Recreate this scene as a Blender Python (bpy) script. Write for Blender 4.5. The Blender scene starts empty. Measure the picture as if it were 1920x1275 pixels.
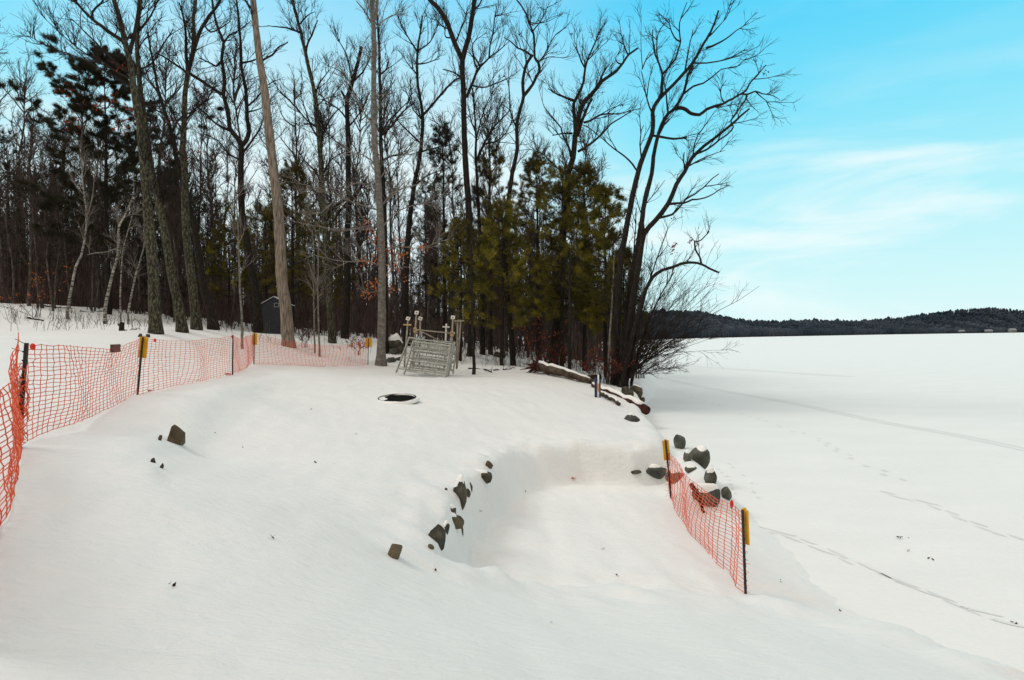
import bpy, math, random
import numpy as np
from mathutils import Vector, Matrix, noise as mnoise

rng = np.random.default_rng(7)
random.seed(7)
scene = bpy.context.scene
COL = scene.collection
R = math.radians

# ------------------------------------------------------------------ camera
CZ = 3.9                       # eye height above the frozen lake (lake = 0)
F = 1067.0
W, H = 1920.0, 1275.0
PHI = 0.0095
PITCH = math.atan(8.5 / F)
fwd = np.array([0, math.cos(PITCH), -math.sin(PITCH)])
u0 = np.array([0, math.sin(PITCH), math.cos(PITCH)])
r0 = np.array([1.0, 0, 0])
rv = math.cos(PHI) * r0 - math.sin(PHI) * u0
uv = math.sin(PHI) * r0 + math.cos(PHI) * u0
EYE = np.array([0, 0, CZ])

def ray(px, py):
    d = fwd + rv * ((px - W / 2) / F) + uv * ((H / 2 - py) / F)
    return d / d[1]

def at(px, py, Y):
    return EYE + ray(px, py) * Y

cam_d = bpy.data.cameras.new("camera")
cam_d.sensor_width = 36
cam_d.lens = 36 * F / W
cam_d.clip_end = 20000
cam_d.clip_start = 0.05
cam = bpy.data.objects.new("camera", cam_d)
COL.objects.link(cam)
m = Matrix(((rv[0], uv[0], -fwd[0], 0), (rv[1], uv[1], -fwd[1], 0), (rv[2], uv[2], -fwd[2], CZ), (0, 0, 0, 1)))
cam.matrix_world = m
scene.camera = cam

# ------------------------------------------------------------------ mesh helpers
class MB:
    def __init__(s):
        s.v = []; s.q = []; s.t = []; s.n = 0
    def add(s, v, q=None, t=None):
        v = np.asarray(v, dtype=float).reshape(-1, 3)
        if q is not None and len(q): s.q.append(np.asarray(q, dtype=np.int64).reshape(-1, 4) + s.n)
        if t is not None and len(t): s.t.append(np.asarray(t, dtype=np.int64).reshape(-1, 3) + s.n)
        s.v.append(v); s.n += len(v)
    def mesh(s, name, mat, smooth=True):
        me = bpy.data.meshes.new(name)
        v = np.concatenate(s.v) if s.v else np.zeros((0, 3))
        q = np.concatenate(s.q) if s.q else np.zeros((0, 4), dtype=np.int64)
        t = np.concatenate(s.t) if s.t else np.zeros((0, 3), dtype=np.int64)
        me.vertices.add(len(v)); me.vertices.foreach_set("co", v.ravel())
        nl = len(q) * 4 + len(t) * 3
        me.loops.add(nl)
        me.loops.foreach_set("vertex_index", np.concatenate([q.ravel(), t.ravel()]).astype(np.int32))
        npoly = len(q) + len(t)
        me.polygons.add(npoly)
        ls = np.concatenate([np.arange(len(q)) * 4, len(q) * 4 + np.arange(len(t)) * 3]).astype(np.int32)
        me.polygons.foreach_set("loop_start", ls)
        me.polygons.foreach_set("use_smooth", np.full(npoly, smooth))
        me.update(calc_edges=True)
        me.validate()
        if mat: me.materials.append(mat)
        return me
    def build(s, name, mat, parent=None, smooth=True):
        o = bpy.data.objects.new(name, s.mesh(name, mat, smooth))
        COL.objects.link(o)
        if parent is not None:
            o.parent = parent
            o.matrix_parent_inverse = Matrix.Translation(-parent.location) if parent.rotation_euler[:] == (0, 0, 0) else parent.matrix_basis.inverted()
        return o

def nrm(v):
    return v / np.maximum(np.linalg.norm(v, axis=-1, keepdims=True), 1e-9)

def tubes(mb, P, Rr, k=5, cap=False):
    """P (M,N,3) poly-lines, Rr (M,N) radii"""
    P = np.asarray(P, float); Rr = np.asarray(Rr, float)
    if P.ndim == 2: P = P[None]; Rr = Rr[None]
    M, N, _ = P.shape
    if M == 0: return
    T = nrm(np.gradient(P, axis=1))
    ref = np.array([0.31, 0.83, 0.17]); ref = ref / np.linalg.norm(ref)
    n1 = np.cross(T, ref)
    bad = np.linalg.norm(n1, axis=-1) < 0.15
    n1[bad] = np.cross(T[bad], np.array([1.0, 0, 0.2]))
    n1 = nrm(n1); n2 = np.cross(T, n1)
    a = np.arange(k) * 2 * math.pi / k
    V = P[:, :, None, :] + Rr[:, :, None, None] * (np.cos(a)[None, None, :, None] * n1[:, :, None, :] + np.sin(a)[None, None, :, None] * n2[:, :, None, :])
    idx = np.arange(M * N * k).reshape(M, N, k)
    A = idx[:, :-1, :]; B = idx[:, 1:, :]
    q = np.stack([A, np.roll(A, -1, axis=2), np.roll(B, -1, axis=2), B], axis=-1).reshape(-1, 4)
    t = None
    if cap:
        t = []
        for mi in range(M):
            for e, rev in ((0, True), (N - 1, False)):
                ring = idx[mi, e]
                for j in range(1, k - 1):
                    tri = [ring[0], ring[j], ring[j + 1]]
                    t.append(tri[::-1] if rev else tri)
    mb.add(V, q, t)

def bar(mb, a, b, r, k=6, r2=None):
    tubes(mb, np.array([[a, b]]), np.array([[r, r if r2 is None else r2]]), k, cap=True)

def box(mb, c, sx, sy, sz, Rm=None):
    c = np.asarray(c, float)
    v = np.array([[x, y, z] for x in (-.5, .5) for y in (-.5, .5) for z in (-.5, .5)]) * np.array([sx, sy, sz])
    if Rm is not None: v = v @ np.asarray(Rm).T
    q = [[0, 1, 3, 2], [4, 6, 7, 5], [0, 4, 5, 1], [2, 3, 7, 6], [0, 2, 6, 4], [1, 5, 7, 3]]
    mb.add(v + c, q)

def beam(mb, a, b, w, h, up=(0, 0, 1)):
    """rectangular bar from a to b, w across, h along up"""
    a = np.asarray(a, float); b = np.asarray(b, float)
    t = nrm(b - a); s = np.cross(t, np.asarray(up, float))
    if np.linalg.norm(s) < 1e-3: s = np.cross(t, np.array([0, 1.0, 0]))
    s = nrm(s); u = np.cross(s, t)
    Rm = np.stack([t, s, u], axis=1)
    box(mb, (a + b) / 2, np.linalg.norm(b - a), w, h, Rm)

def tag(o, label=None, cat=None, group=None, kind=None):
    if label: o["label"] = label
    if cat: o["category"] = cat
    if group: o["group"] = group
    if kind: o["kind"] = kind
    return o

def empty(name, loc, label=None, cat=None, group=None):
    o = bpy.data.objects.new(name, None)
    o.location = Vector([float(c) for c in loc])
    o.empty_display_size = 0.2
    COL.objects.link(o)
    tag(o, label, cat, group)
    return o

def copy_tree(o):
    c = o.copy(); COL.objects.link(c)
    for ch in list(o.children):
        d = ch.copy(); COL.objects.link(d); d.parent = c; d.matrix_parent_inverse = ch.matrix_parent_inverse.copy()
        for g in list(ch.children):
            e = g.copy(); COL.objects.link(e); e.parent = d; e.matrix_parent_inverse = g.matrix_parent_inverse.copy()
    return c

# ------------------------------------------------------------------ materials
def lin(r, g, b):
    f = lambda c: (c / 255 / 12.92) if c / 255 <= 0.04045 else ((c / 255 + 0.055) / 1.055) ** 2.4
    return (f(r), f(g), f(b), 1)

def newmat(name):
    mt = bpy.data.materials.new(name); mt.use_nodes = True
    nt = mt.node_tree
    b = nt.nodes["Principled BSDF"]
    return mt, nt, b

def mat(name, stops, scale=8, rough=0.8, spec=0.2, bump=0.0, bscale=40, stretch=(1, 1, 1), detail=4, coord="Object", metallic=0):
    """stops: list of (pos, (r,g,b)) linear colours over a noise"""
    mt, nt, b = newmat(name)
    N, L = nt.nodes, nt.links
    tc = N.new("ShaderNodeTexCoord"); mp = N.new("ShaderNodeMapping")
    mp.inputs["Scale"].default_value = stretch
    L.new(tc.outputs[coord], mp.inputs["Vector"])
    nz = N.new("ShaderNodeTexNoise"); nz.inputs["Scale"].default_value = scale; nz.inputs["Detail"].default_value = detail
    L.new(mp.outputs[0], nz.inputs["Vector"])
    cr = N.new("ShaderNodeValToRGB")
    els = cr.color_ramp.elements
    while len(els) < len(stops): els.new(0.5)
    for e, (p, c) in zip(els, stops):
        e.position = p; e.color = (c[0], c[1], c[2], 1)
    L.new(nz.outputs["Fac"], cr.inputs[0])
    L.new(cr.outputs[0], b.inputs["Base Color"])
    b.inputs["Roughness"].default_value = rough
    b.inputs["Specular IOR Level"].default_value = spec
    b.inputs["Metallic"].default_value = metallic
    if bump:
        n2 = N.new("ShaderNodeTexNoise"); n2.inputs["Scale"].default_value = bscale; n2.inputs["Detail"].default_value = 6
        L.new(mp.outputs[0], n2.inputs["Vector"])
        bp = N.new("ShaderNodeBump"); bp.inputs["Strength"].default_value = bump; bp.inputs["Distance"].default_value = 0.03
        L.new(n2.outputs["Fac"], bp.inputs["Height"]); L.new(bp.outputs[0], b.inputs["Normal"])
    return mt

def snow_mat(name, c=(0.86, 0.865, 0.84), rough=0.55, spec=0.25, bump=0.25):
    mt, nt, b = newmat(name)
    N, L = nt.nodes, nt.links
    tc = N.new("ShaderNodeTexCoord")
    mp = N.new("ShaderNodeMapping"); mp.inputs["Scale"].default_value = (1, 2.2, 1); mp.inputs["Rotation"].default_value = (0, 0, 0.5)
    L.new(tc.outputs["Object"], mp.inputs["Vector"])
    n1 = N.new("ShaderNodeTexNoise"); n1.inputs["Scale"].default_value = 0.35; n1.inputs["Detail"].default_value = 5
    L.new(mp.outputs[0], n1.inputs["Vector"])
    cr = N.new("ShaderNodeValToRGB")
    cr.color_ramp.elements[0].position = 0.3; cr.color_ramp.elements[0].color = (c[0] * .95, c[1] * .955, c[2] * .955, 1)
    cr.color_ramp.elements[1].position = 0.7; cr.color_ramp.elements[1].color = (c[0], c[1], c[2], 1)
    L.new(n1.outputs["Fac"], cr.inputs[0]); L.new(cr.outputs[0], b.inputs["Base Color"])
    b.inputs["Roughness"].default_value = rough
    b.inputs["Specular IOR Level"].default_value = spec
    n2 = N.new("ShaderNodeTexNoise"); n2.inputs["Scale"].default_value = 4; n2.inputs["Detail"].default_value = 10; n2.inputs["Roughness"].default_value = 0.68
    L.new(mp.outputs[0], n2.inputs["Vector"])
    bp = N.new("ShaderNodeBump"); bp.inputs["Strength"].default_value = bump; bp.inputs["Distance"].default_value = 0.06
    L.new(n2.outputs["Fac"], bp.inputs["Height"]); L.new(bp.outputs[0], b.inputs["Normal"])
    return mt

M = {}
M["snow"] = snow_mat("snow", c=(0.815, 0.83, 0.81), bump=0.7)
M["lake_snow"] = snow_mat("lake_snow", c=(0.835, 0.842, 0.812), rough=0.5, spec=0.35, bump=0.55)
M["cap"] = snow_mat("snow_cap", bump=0.1)
M["bark"] = mat("dark_bark", [(0.3, (0.012, 0.010, 0.009)), (0.55, (0.028, 0.023, 0.019)), (0.75, (0.07, 0.062, 0.052))], 6, 0.9, 0.1, 0.8, 14, (4, 4, 0.7))
M["bark_lichen"] = mat("lichen_bark", [(0.3, (0.018, 0.016, 0.013)), (0.48, (0.048, 0.043, 0.033)), (0.6, (0.10, 0.10, 0.062)), (0.75, (0.17, 0.165, 0.11))], 5, 0.9, 0.1, 0.9, 12, (2.5, 2.5, 1.1))
M["bark_wood"] = mat("grey_brown_bark", [(0.3, (0.038, 0.032, 0.028)), (0.55, (0.10, 0.086, 0.074)), (0.75, (0.21, 0.185, 0.16))], 3, 0.9, 0.1, 0.6, 14, (3, 3, 0.7))
M["bark_grey"] = mat("grey_beech_bark", [(0.3, (0.09, 0.083, 0.072)), (0.55, (0.18, 0.168, 0.148)), (0.75, (0.27, 0.25, 0.225))], 3, 0.8, 0.15, 0.4, 9, (1.5, 1.5, 2.5))
M["bark_dead"] = mat("bare_dead_wood", [(0.27, (0.035, 0.027, 0.022)), (0.43, (0.17, 0.138, 0.11)), (0.6, (0.31, 0.258, 0.205)), (0.8, (0.37, 0.33, 0.28))], 5, 0.85, 0.15, 0.9, 10, (3, 3, 0.35), 6)
M["birch"] = mat("white_birch_bark", [(0.36, (0.04, 0.036, 0.032)), (0.5, (0.24, 0.22, 0.19)), (0.75, (0.5, 0.48, 0.44))], 3, 0.7, 0.2, 0.2, 9, (1, 1, 3.5))
M["twig"] = mat("dark_twigs", [(0.3, (0.018, 0.014, 0.012)), (0.7, (0.04, 0.032, 0.027))], 2, 0.9, 0.1)
M["twig_wood"] = mat("brown_wood_twigs", [(0.3, (0.045, 0.032, 0.027)), (0.7, (0.105, 0.078, 0.066))], 0.4, 0.9, 0.1)
M["twig_pale"] = mat("pale_twigs", [(0.3, (0.14, 0.12, 0.10)), (0.7, (0.26, 0.23, 0.2))], 2, 0.9, 0.1)
M["twig_red"] = mat("reddish_twigs", [(0.3, (0.030, 0.018, 0.015)), (0.7, (0.065, 0.04, 0.034))], 0.6, 0.9, 0.1)
M["wood_mass"] = mat("wood_mass_bark", [(0.3, (0.050, 0.032, 0.028)), (0.5, (0.11, 0.075, 0.066)), (0.75, (0.19, 0.14, 0.125))], 0.5, 0.95, 0.05)
M["pine_dark"] = mat("dark_pine_needles", [(0.3, (0.018, 0.018, 0.010)), (0.7, (0.05, 0.046, 0.026))], 1.2, 0.8, 0.15)
M["pine_olive"] = mat("olive_pine_needles", [(0.3, (0.035, 0.035, 0.008)), (0.52, (0.12, 0.108, 0.014)), (0.72, (0.36, 0.30, 0.03))], 0.9, 0.75, 0.2)
M["pine_brown"] = mat("brownish_pine_needles", [(0.3, (0.035, 0.029, 0.008)), (0.55, (0.10, 0.08, 0.014)), (0.75, (0.28, 0.21, 0.026))], 0.9, 0.75, 0.2)
M["leaf_orange"] = mat("dead_orange_leaves", [(0.3, (0.32, 0.085, 0.02)), (0.6, (0.54, 0.17, 0.045)), (0.8, (0.62, 0.26, 0.09))], 3, 0.7, 0.2)
M["leaf_red"] = mat("dead_red_leaves", [(0.3, (0.10, 0.02, 0.012)), (0.7, (0.28, 0.05, 0.02))], 3, 0.7, 0.2)
M["rock"] = mat("dark_wet_rock", [(0.28, (0.014, 0.014, 0.011)), (0.48, (0.05, 0.047, 0.034)), (0.62, (0.09, 0.08, 0.055)), (0.75, (0.15, 0.135, 0.10))], 4, 0.8, 0.3, 0.6, 14)
M["rock_brown"] = mat("brown_rock", [(0.3, (0.035, 0.025, 0.014)), (0.5, (0.09, 0.068, 0.04)), (0.75, (0.16, 0.13, 0.08))], 4, 0.8, 0.3, 0.6, 14)
M["rock_grey"] = mat("grey_green_rock", [(0.28, (0.03, 0.032, 0.026)), (0.48, (0.07, 0.074, 0.062)), (0.62, (0.11, 0.11, 0.085)), (0.75, (0.17, 0.17, 0.14))], 4, 0.8, 0.3, 0.5, 14)
M["net"] = mat("orange_net_plastic", [(0.3, (0.66, 0.06, 0.012)), (0.7, (0.86, 0.125, 0.025))], 2, 0.45, 0.4)
M["net_red"] = mat("red_plastic", [(0.3, (0.6, 0.02, 0.015)), (0.7, (0.72, 0.035, 0.02))], 3, 0.4, 0.4)
M["post"] = mat("dark_steel_post", [(0.3, (0.012, 0.010, 0.010)), (0.7, (0.03, 0.024, 0.022))], 9, 0.6, 0.4)
M["yellow"] = mat("yellow_board", [(0.3, (0.62, 0.30, 0.01)), (0.7, (0.75, 0.42, 0.02))], 6, 0.6, 0.3)
M["tagred"] = mat("dark_red_board", [(0.35, (0.05, 0.015, 0.012)), (0.6, (0.22, 0.05, 0.035))], 14, 0.6, 0.3)
M["alu"] = mat("weathered_aluminium", [(0.3, (0.24, 0.25, 0.22)), (0.7, (0.42, 0.43, 0.38))], 5, 0.55, 0.4, metallic=0.15)
M["galv"] = mat("tan_galvanised_pole", [(0.3, (0.20, 0.17, 0.13)), (0.7, (0.36, 0.31, 0.24))], 5, 0.6, 0.3)
M["plate"] = mat("pale_steel_plate", [(0.3, (0.55, 0.53, 0.48)), (0.7, (0.72, 0.7, 0.64))], 5, 0.5, 0.4)
M["plate_tan"] = mat("rusty_yellow_plate", [(0.3, (0.4, 0.27, 0.12)), (0.7, (0.6, 0.42, 0.2))], 7, 0.6, 0.3)
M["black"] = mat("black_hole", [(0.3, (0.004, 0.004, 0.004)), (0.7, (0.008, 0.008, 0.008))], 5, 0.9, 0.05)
M["steel_dark"] = mat("rusted_steel_ring", [(0.3, (0.02, 0.016, 0.014)), (0.7, (0.06, 0.045, 0.035))], 9, 0.8, 0.3)
M["log"] = mat("weathered_log", [(0.3, (0.035, 0.024, 0.018)), (0.55, (0.10, 0.075, 0.055)), (0.75, (0.17, 0.13, 0.10))], 4, 0.9, 0.1, 0.7, 12, (1, 1, 1))
M["log_red"] = mat("reddish_brown_timber", [(0.3, (0.03, 0.012, 0.009)), (0.7, (0.09, 0.035, 0.026))], 4, 0.9, 0.1, 0.6, 12)
M["blue"] = mat("dark_blue_plastic", [(0.3, (0.008, 0.016, 0.06)), (0.7, (0.015, 0.035, 0.12))], 5, 0.5, 0.4)
M["white_p"] = mat("white_plastic", [(0.3, (0.7, 0.72, 0.75)), (0.7, (0.8, 0.82, 0.84))], 5, 0.5, 0.4)
M["orange_p"] = mat("orange_sticker", [(0.3, (0.5, 0.2, 0.09)), (0.7, (0.65, 0.3, 0.15))], 5, 0.6, 0.3)
M["trim"] = mat("pale_trim_paint", [(0.3, (0.22, 0.23, 0.24)), (0.7, (0.32, 0.33, 0.34))], 6, 0.6, 0.3)
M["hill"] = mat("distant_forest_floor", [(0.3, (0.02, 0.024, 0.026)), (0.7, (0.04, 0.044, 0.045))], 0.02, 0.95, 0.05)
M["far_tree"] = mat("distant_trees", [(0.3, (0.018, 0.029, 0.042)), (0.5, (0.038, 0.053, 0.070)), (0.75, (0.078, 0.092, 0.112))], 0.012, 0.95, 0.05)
M["track"] = snow_mat("trodden_snow", c=(0.735, 0.75, 0.735), bump=0.3)
M["weed"] = mat("dry_weeds", [(0.3, (0.06, 0.045, 0.03)), (0.7, (0.16, 0.12, 0.08))], 3, 0.9, 0.1)
M["house_wall"] = mat("pale_house_wall", [(0.3, (0.2, 0.2, 0.2)), (0.7, (0.3, 0.3, 0.3))], 3, 0.7, 0.2)

def siding_mat():
    mt, nt, b = newmat("dark_blue_grey_siding")
    N, L = nt.nodes, nt.links
    tc = N.new("ShaderNodeTexCoord")
    nz = N.new("ShaderNodeTexNoise"); nz.inputs["Scale"].default_value = 3
    mp = N.new("ShaderNodeMapping"); mp.inputs["Scale"].default_value = (0.6, 0.6, 6)
    L.new(tc.outputs["Object"], mp.inputs[0]); L.new(mp.outputs[0], nz.inputs["Vector"])
    cr = N.new("ShaderNodeValToRGB")
    cr.color_ramp.elements[0].position = .3; cr.color_ramp.elements[0].color = (0.015, 0.018, 0.025, 1)
    cr.color_ramp.elements[1].position = .7; cr.color_ramp.elements[1].color = (0.036, 0.041, 0.053, 1)
    L.new(nz.outputs["Fac"], cr.inputs[0]); L.new(cr.outputs[0], b.inputs["Base Color"])
    b.inputs["Roughness"].default_value = 0.8
    return mt
M["siding"] = siding_mat()

# ------------------------------------------------------------------ terrain
LAKE = 0.0
U_PTS = []
def UP(px, py, Y):
    p = at(px, py, Y); U_PTS.append(p)
def UW(x, y, z):
    U_PTS.append(np.array([x, y, z + CZ]))
# behind / beside the camera
for a in [(0, 0, -1.6), (-3, 0, -1.5), (-5, 3, -1.42), (3, 0, -1.95), (5, 1, -2.5), (0, -6, -1.5), (-10, -6, -1.2), (8, -6, -2.9), (-14, 2, -1.0), (-20, 8, -.7), (-30, 20, .3), (5.6, 3.4, -3.45), (7.5, 1, -3.6)]: UW(*a)
for a in [(0, 1275, 2.55), (480, 1275, 2.6), (960, 1275, 2.75), (1300, 1260, 3.9), (1600, 1250, 5.2), (1850, 1250, 6.2),
          (300, 1000, 4.7), (500, 950, 5.9), (600, 1000, 5.4), (700, 1050, 5.65), (850, 1150, 4.6), (1100, 1200, 4.45), (1300, 1150, 6.45),
          (36, 838, 7.4), (258, 740, 13.3), (436, 703, 19), (476, 683, 24.8), (690, 684, 33), (0, 975, 4.55),
          (330, 835, 9.4), (250, 830, 8.0), (400, 850, 9.1), (320, 780, 10.7), (450, 740, 14), (560, 760, 14.6), (520, 710, 19.4), (620, 720, 19.8),
          (740, 755, 17), (600, 900, 7.9), (800, 850, 11.2), (700, 950, 7.2), (1000, 830, 14.2), (1200, 845, 14.1), (1100, 780, 18), (1000, 720, 25), (1160, 742, 25),
          (780, 702, 29), (890, 702, 30), (1010, 690, 33), (1155, 722, 31), (1215, 772, 23),
          (790, 1040, 6.1), (840, 945, 8.2), (905, 878, 10.9), (870, 1062, 6.7), (930, 1085, 7.05), (1000, 1092, 7.4), (1150, 1106, 7.7), (1300, 1112, 7.95), (1400, 1114, 8.25), (1550, 1142, 7.9),
          (290, 626, 28), (345, 623, 31), (370, 617, 33), (500, 628, 45), (542, 650, 34), (622, 642, 40), (648, 632, 44), (750, 645, 46), (870, 666, 38), (960, 685, 37), (1040, 690, 36),
          (100, 652, 20), (260, 652, 23), (100, 623, 29), (230, 620, 29), (0, 622, 29), (100, 600, 37), (100, 572, 50), (250, 604, 40), (0, 570, 50), (-200, 560, 50), (-200, 620, 28),
          (500, 612, 80), (800, 630, 80), (1000, 648, 75), (1110, 662, 65), (200, 590, 90), (-300, 560, 100)]: UP(*a)
for a in [(-90, 130, 7), (-40, 140, 3), (10, 140, -1), (25, 110, -2.6), (20, 80, -3.2), (-90, 60, 5), (-60, 20, 1.5), (-60, -10, 0)]: UW(*a)
# the far woods fall away towards the water
U_PTS = np.array(U_PTS)

def tps_fit(P, lam):
    n = len(P)
    X = P[:, :2] / 10
    d2 = ((X[:, None] - X[None]) ** 2).sum(-1)
    K = 0.5 * d2 * np.log(np.maximum(d2, 1e-12)) + lam * np.eye(n)
    A = np.zeros((n + 3, n + 3)); A[:n, :n] = K
    A[:n, n] = 1; A[:n, n + 1:] = X; A[n, :n] = 1; A[n + 1:, :n] = X.T
    return X, np.linalg.solve(A, np.concatenate([P[:, 2], np.zeros(3)]))
TPX, TPW = tps_fit(U_PTS, 0.006)

def upper(x, y):
    X = np.stack([x, y], -1) / 10
    out = np.full(len(X), TPW[len(TPX)])
    out = out + X @ TPW[len(TPX) + 1:]
    for s in range(0, len(X), 20000):
        d2 = ((X[s:s + 20000, None] - TPX[None]) ** 2).sum(-1)
        out[s:s + 20000] += (0.5 * d2 * np.log(np.maximum(d2, 1e-12))) @ TPW[:len(TPX)]
    return out

# outline of the high ground (x, y, width of the bank outside that edge)
POLY = [(-120, -15, 3), (9.5, -15, 3), (7.4, 1, 2.2), (5.9, 5.4, 1.4), (4.9, 7.2, .9), (3.4, 8.15, .45), (2.53, 7.95, .4), (1.37, 7.7, .38), (.28, 7.4, .38), (-.2, 7.05, .36), (-.57, 6.7, .34),
        (-.93, 6.45, .26), (-.93, 7.3, .22), (-.92, 8.1, .22), (-.82, 9.5, .22), (-.48, 10.8, .26), (-.2, 12.6, .6), (.3, 13.5, .7), (1.6, 14.3, .7), (2.9, 14.05, .5), (3.7, 14.5, .6), (4.2, 16.5, .7), (4.6, 19.2, .7),
        (5.0, 22.5, .7), (5.6, 26, .8), (6.6, 31, 1.2), (9.2, 40, 2), (12.5, 52, 2.5), (18.5, 77, 3), (27, 110, 4), (34, 150, 4), (-120, 150, 4)]
PV = np.array(POLY)
def bank(x, y):
    """1 inside the high ground, falling to 0 across the bank"""
    A = PV[:, :2]; B = np.roll(A, -1, axis=0); wa = PV[:, 2]; wb = np.roll(wa, -1)
    best = np.full(len(x), 1e9); wid = np.ones(len(x)); inside = np.zeros(len(x), bool)
    for a, b, w1, w2 in zip(A, B, wa, wb):
        ex, ey = b - a
        t = np.clip(((x - a[0]) * ex + (y - a[1]) * ey) / (ex * ex + ey * ey), 0, 1)
        d = np.hypot(x - a[0] - t * ex, y - a[1] - t * ey)
        c = d < best
        best[c] = d[c]; wid[c] = (w1 + (w2 - w1) * t)[c]
        cond = ((a[1] > y) != (b[1] > y))
        xi = a[0] + (y - a[1]) * ex / (ey if abs(ey) > 1e-9 else 1e-9)
        inside ^= cond & (x < xi)
    s = np.where(inside, 0, best) / wid
    s = np.clip(s, 0, 1)
    return 1 - s * s * (3 - 2 * s), np.where(inside, -best, best)

def low(x, y):
    """ramp floor, dipping under the lake ice further out"""
    s = np.clip((x + 1.0) / 6.2, 0, 1)
    z = 0.60 - 0.58 * s - 0.12 * np.clip((x - 4.4) / 1.0, 0, 1) - 0.3 * np.clip((x - 5.4) / 2, 0, 1)
    z -= 0.6 * np.clip((y - 15) / 6, 0, 1) * np.clip((x - 3) / 2, 0, 1)
    ax, ay, bx, by = 4.95, 17.0, 4.25, 12.5
    t_ = np.clip(((x - ax) * (bx - ax) + (y - ay) * (by - ay)) / ((bx - ax) ** 2 + (by - ay) ** 2), 0, 1)
    dj = np.hypot(x - ax - t_ * (bx - ax), y - ay - t_ * (by - ay))
    z += .62 * np.exp(-(dj / .55) ** 2)
    # wheel-shaped hollow along the ramp
    d = np.hypot((x - .62 + .03 * (y - 9.5) ** 2) / .22, np.zeros_like(x))
    z -= 0.05 * np.exp(-d * d) * np.clip((12.6 - y) / 2, 0, 1)
    return z

def fbm(x, y, sc, seed, oct=3):
    return np.array([mnoise.fractal(Vector((a / sc, b / sc, seed)), 1.0, 2.0, oct) for a, b in zip(x, y)])

def axis(fine0, fine1, step, lo, hi, g=1.09):
    a = list(np.arange(fine0, fine1 + 1e-6, step))
    s = step; v = a[-1]
    while v < hi:
        s *= g; v += s; a.append(v)
    s = step; v = a[0]; pre = []
    while v > lo:
        s *= g; v -= s; pre.append(v)
    return np.array(pre[::-1] + a)

gx = axis(-9, 7, 0.085, -95, 45, 1.06)
gy = axis(2.0, 21, 0.085, -14, 145, 1.045)
GX, GY = np.meshgrid(gx, gy)
fx, fy = GX.ravel(), GY.ravel()
S, SD = bank(fx, fy)
Uz = upper(fx, fy)
Lz = low(fx, fy)
Z = Lz + (Uz - Lz) * S
Z = np.where((fx > 5) | (SD > 4), np.maximum(Z, -1.2), Z)
n1 = fbm(fx, fy, 3.0, 1.3)
n2 = fbm(fx * 0.7 + fy * .3, fy, 0.7, 5.1)
n3 = fbm(fx, fy, 0.33, 9.7, 2)
edge = np.exp(-(np.clip(SD, -2, 2) / 0.8) ** 2)
wood = np.clip((fy - 30) / 12, 0, 1)
n4 = fbm(fx * 2.6 + fy * .5, fy * .8, 0.9, 3.3, 3)
Z = Z + n4 * .02 + n1 * (0.05 + .10 * wood) + n2 * (0.012 + 0.10 * edge + .07 * wood) + n3 * (0.005 + 0.034 * edge)
# snow lip along the edge
Z += 0.06 * np.exp(-((SD + .25) / .3) ** 2) * (fy < 21) * (fy > 6)
# hollow scooped by wind round the rock by the left fence
STEP = np.array([(-4.1, 6.6), (-4.75, 7.7), (-5.25, 9.0), (-6.3, 12.0), (-7.3, 16.0), (-7.7, 19.5)])
bd = np.full(len(fx), 9e9); bs = np.zeros(len(fx))
for a_, b_ in zip(STEP[:-1], STEP[1:]):
    e_ = b_ - a_; t_ = np.clip(((fx - a_[0]) * e_[0] + (fy - a_[1]) * e_[1]) / (e_ @ e_), 0, 1)
    d_ = np.hypot(fx - a_[0] - t_ * e_[0], fy - a_[1] - t_ * e_[1]); c_ = d_ < bd
    bd[c_] = d_[c_]; bs[c_] = np.sign(e_[0] * (fy - a_[1]) - e_[1] * (fx - a_[0]))[c_]
fade = np.clip((fy - 5.6) / 2, 0, 1) * np.clip((20.5 - fy) / 5, 0, 1)
Z += .14 * np.tanh(bs * bd / .32) * np.exp(-(bd / 2.0) ** 2) * fade
for (cx, cy, rad, dep) in []:
    Z -= dep * np.exp(-((fx - cx) ** 2 + (fy - cy) ** 2) / rad ** 2)
ZG = Z.reshape(GX.shape)

def height(x, y):
    i = int(np.clip(np.searchsorted(gx, x) - 1, 0, len(gx) - 2)); j = int(np.clip(np.searchsorted(gy, y) - 1, 0, len(gy) - 2))
    a = (x - gx[i]) / (gx[i + 1] - gx[i]); b = (y - gy[j]) / (gy[j + 1] - gy[j])
    z = ZG[j, i] * (1 - a) * (1 - b) + ZG[j, i + 1] * a * (1 - b) + ZG[j + 1, i] * (1 - a) * b + ZG[j + 1, i + 1] * a * b
    return max(float(z), LAKE)

def hit(px, py, y0=1.5, y1=140):
    d = ray(px, py); Y = y0; prev = y0
    while Y < y1:
        p = EYE + d * Y
        if p[2] <= height(p[0], p[1]):
            lo, hi = prev, Y
            for _ in range(18):
                mid = (lo + hi) / 2; q = EYE + d * mid
                if q[2] <= height(q[0], q[1]): hi = mid
                else: lo = mid
            return EYE + d * hi
        prev = Y; Y *= 1.01
    return EYE + d * 60

def ground_at(px, Y):
    """point of the ground in the column of pixel px at depth Y"""
    p = at(px, 630, Y)
    return np.array([p[0], Y, height(p[0], Y)])

ny, nx = GX.shape
idx = np.arange(nx * ny).reshape(ny, nx)
mb = MB()
mb.add(np.stack([fx, fy, ZG.ravel()], -1), np.stack([idx[:-1, :-1], idx[:-1, 1:], idx[1:, 1:], idx[1:, :-1]], -1).reshape(-1, 4))
g = mb.build("snowy_ground", M["snow"])
tag(g, "smooth snow covering the lakeside lawn and the wood's floor", None, None, "structure")

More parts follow.
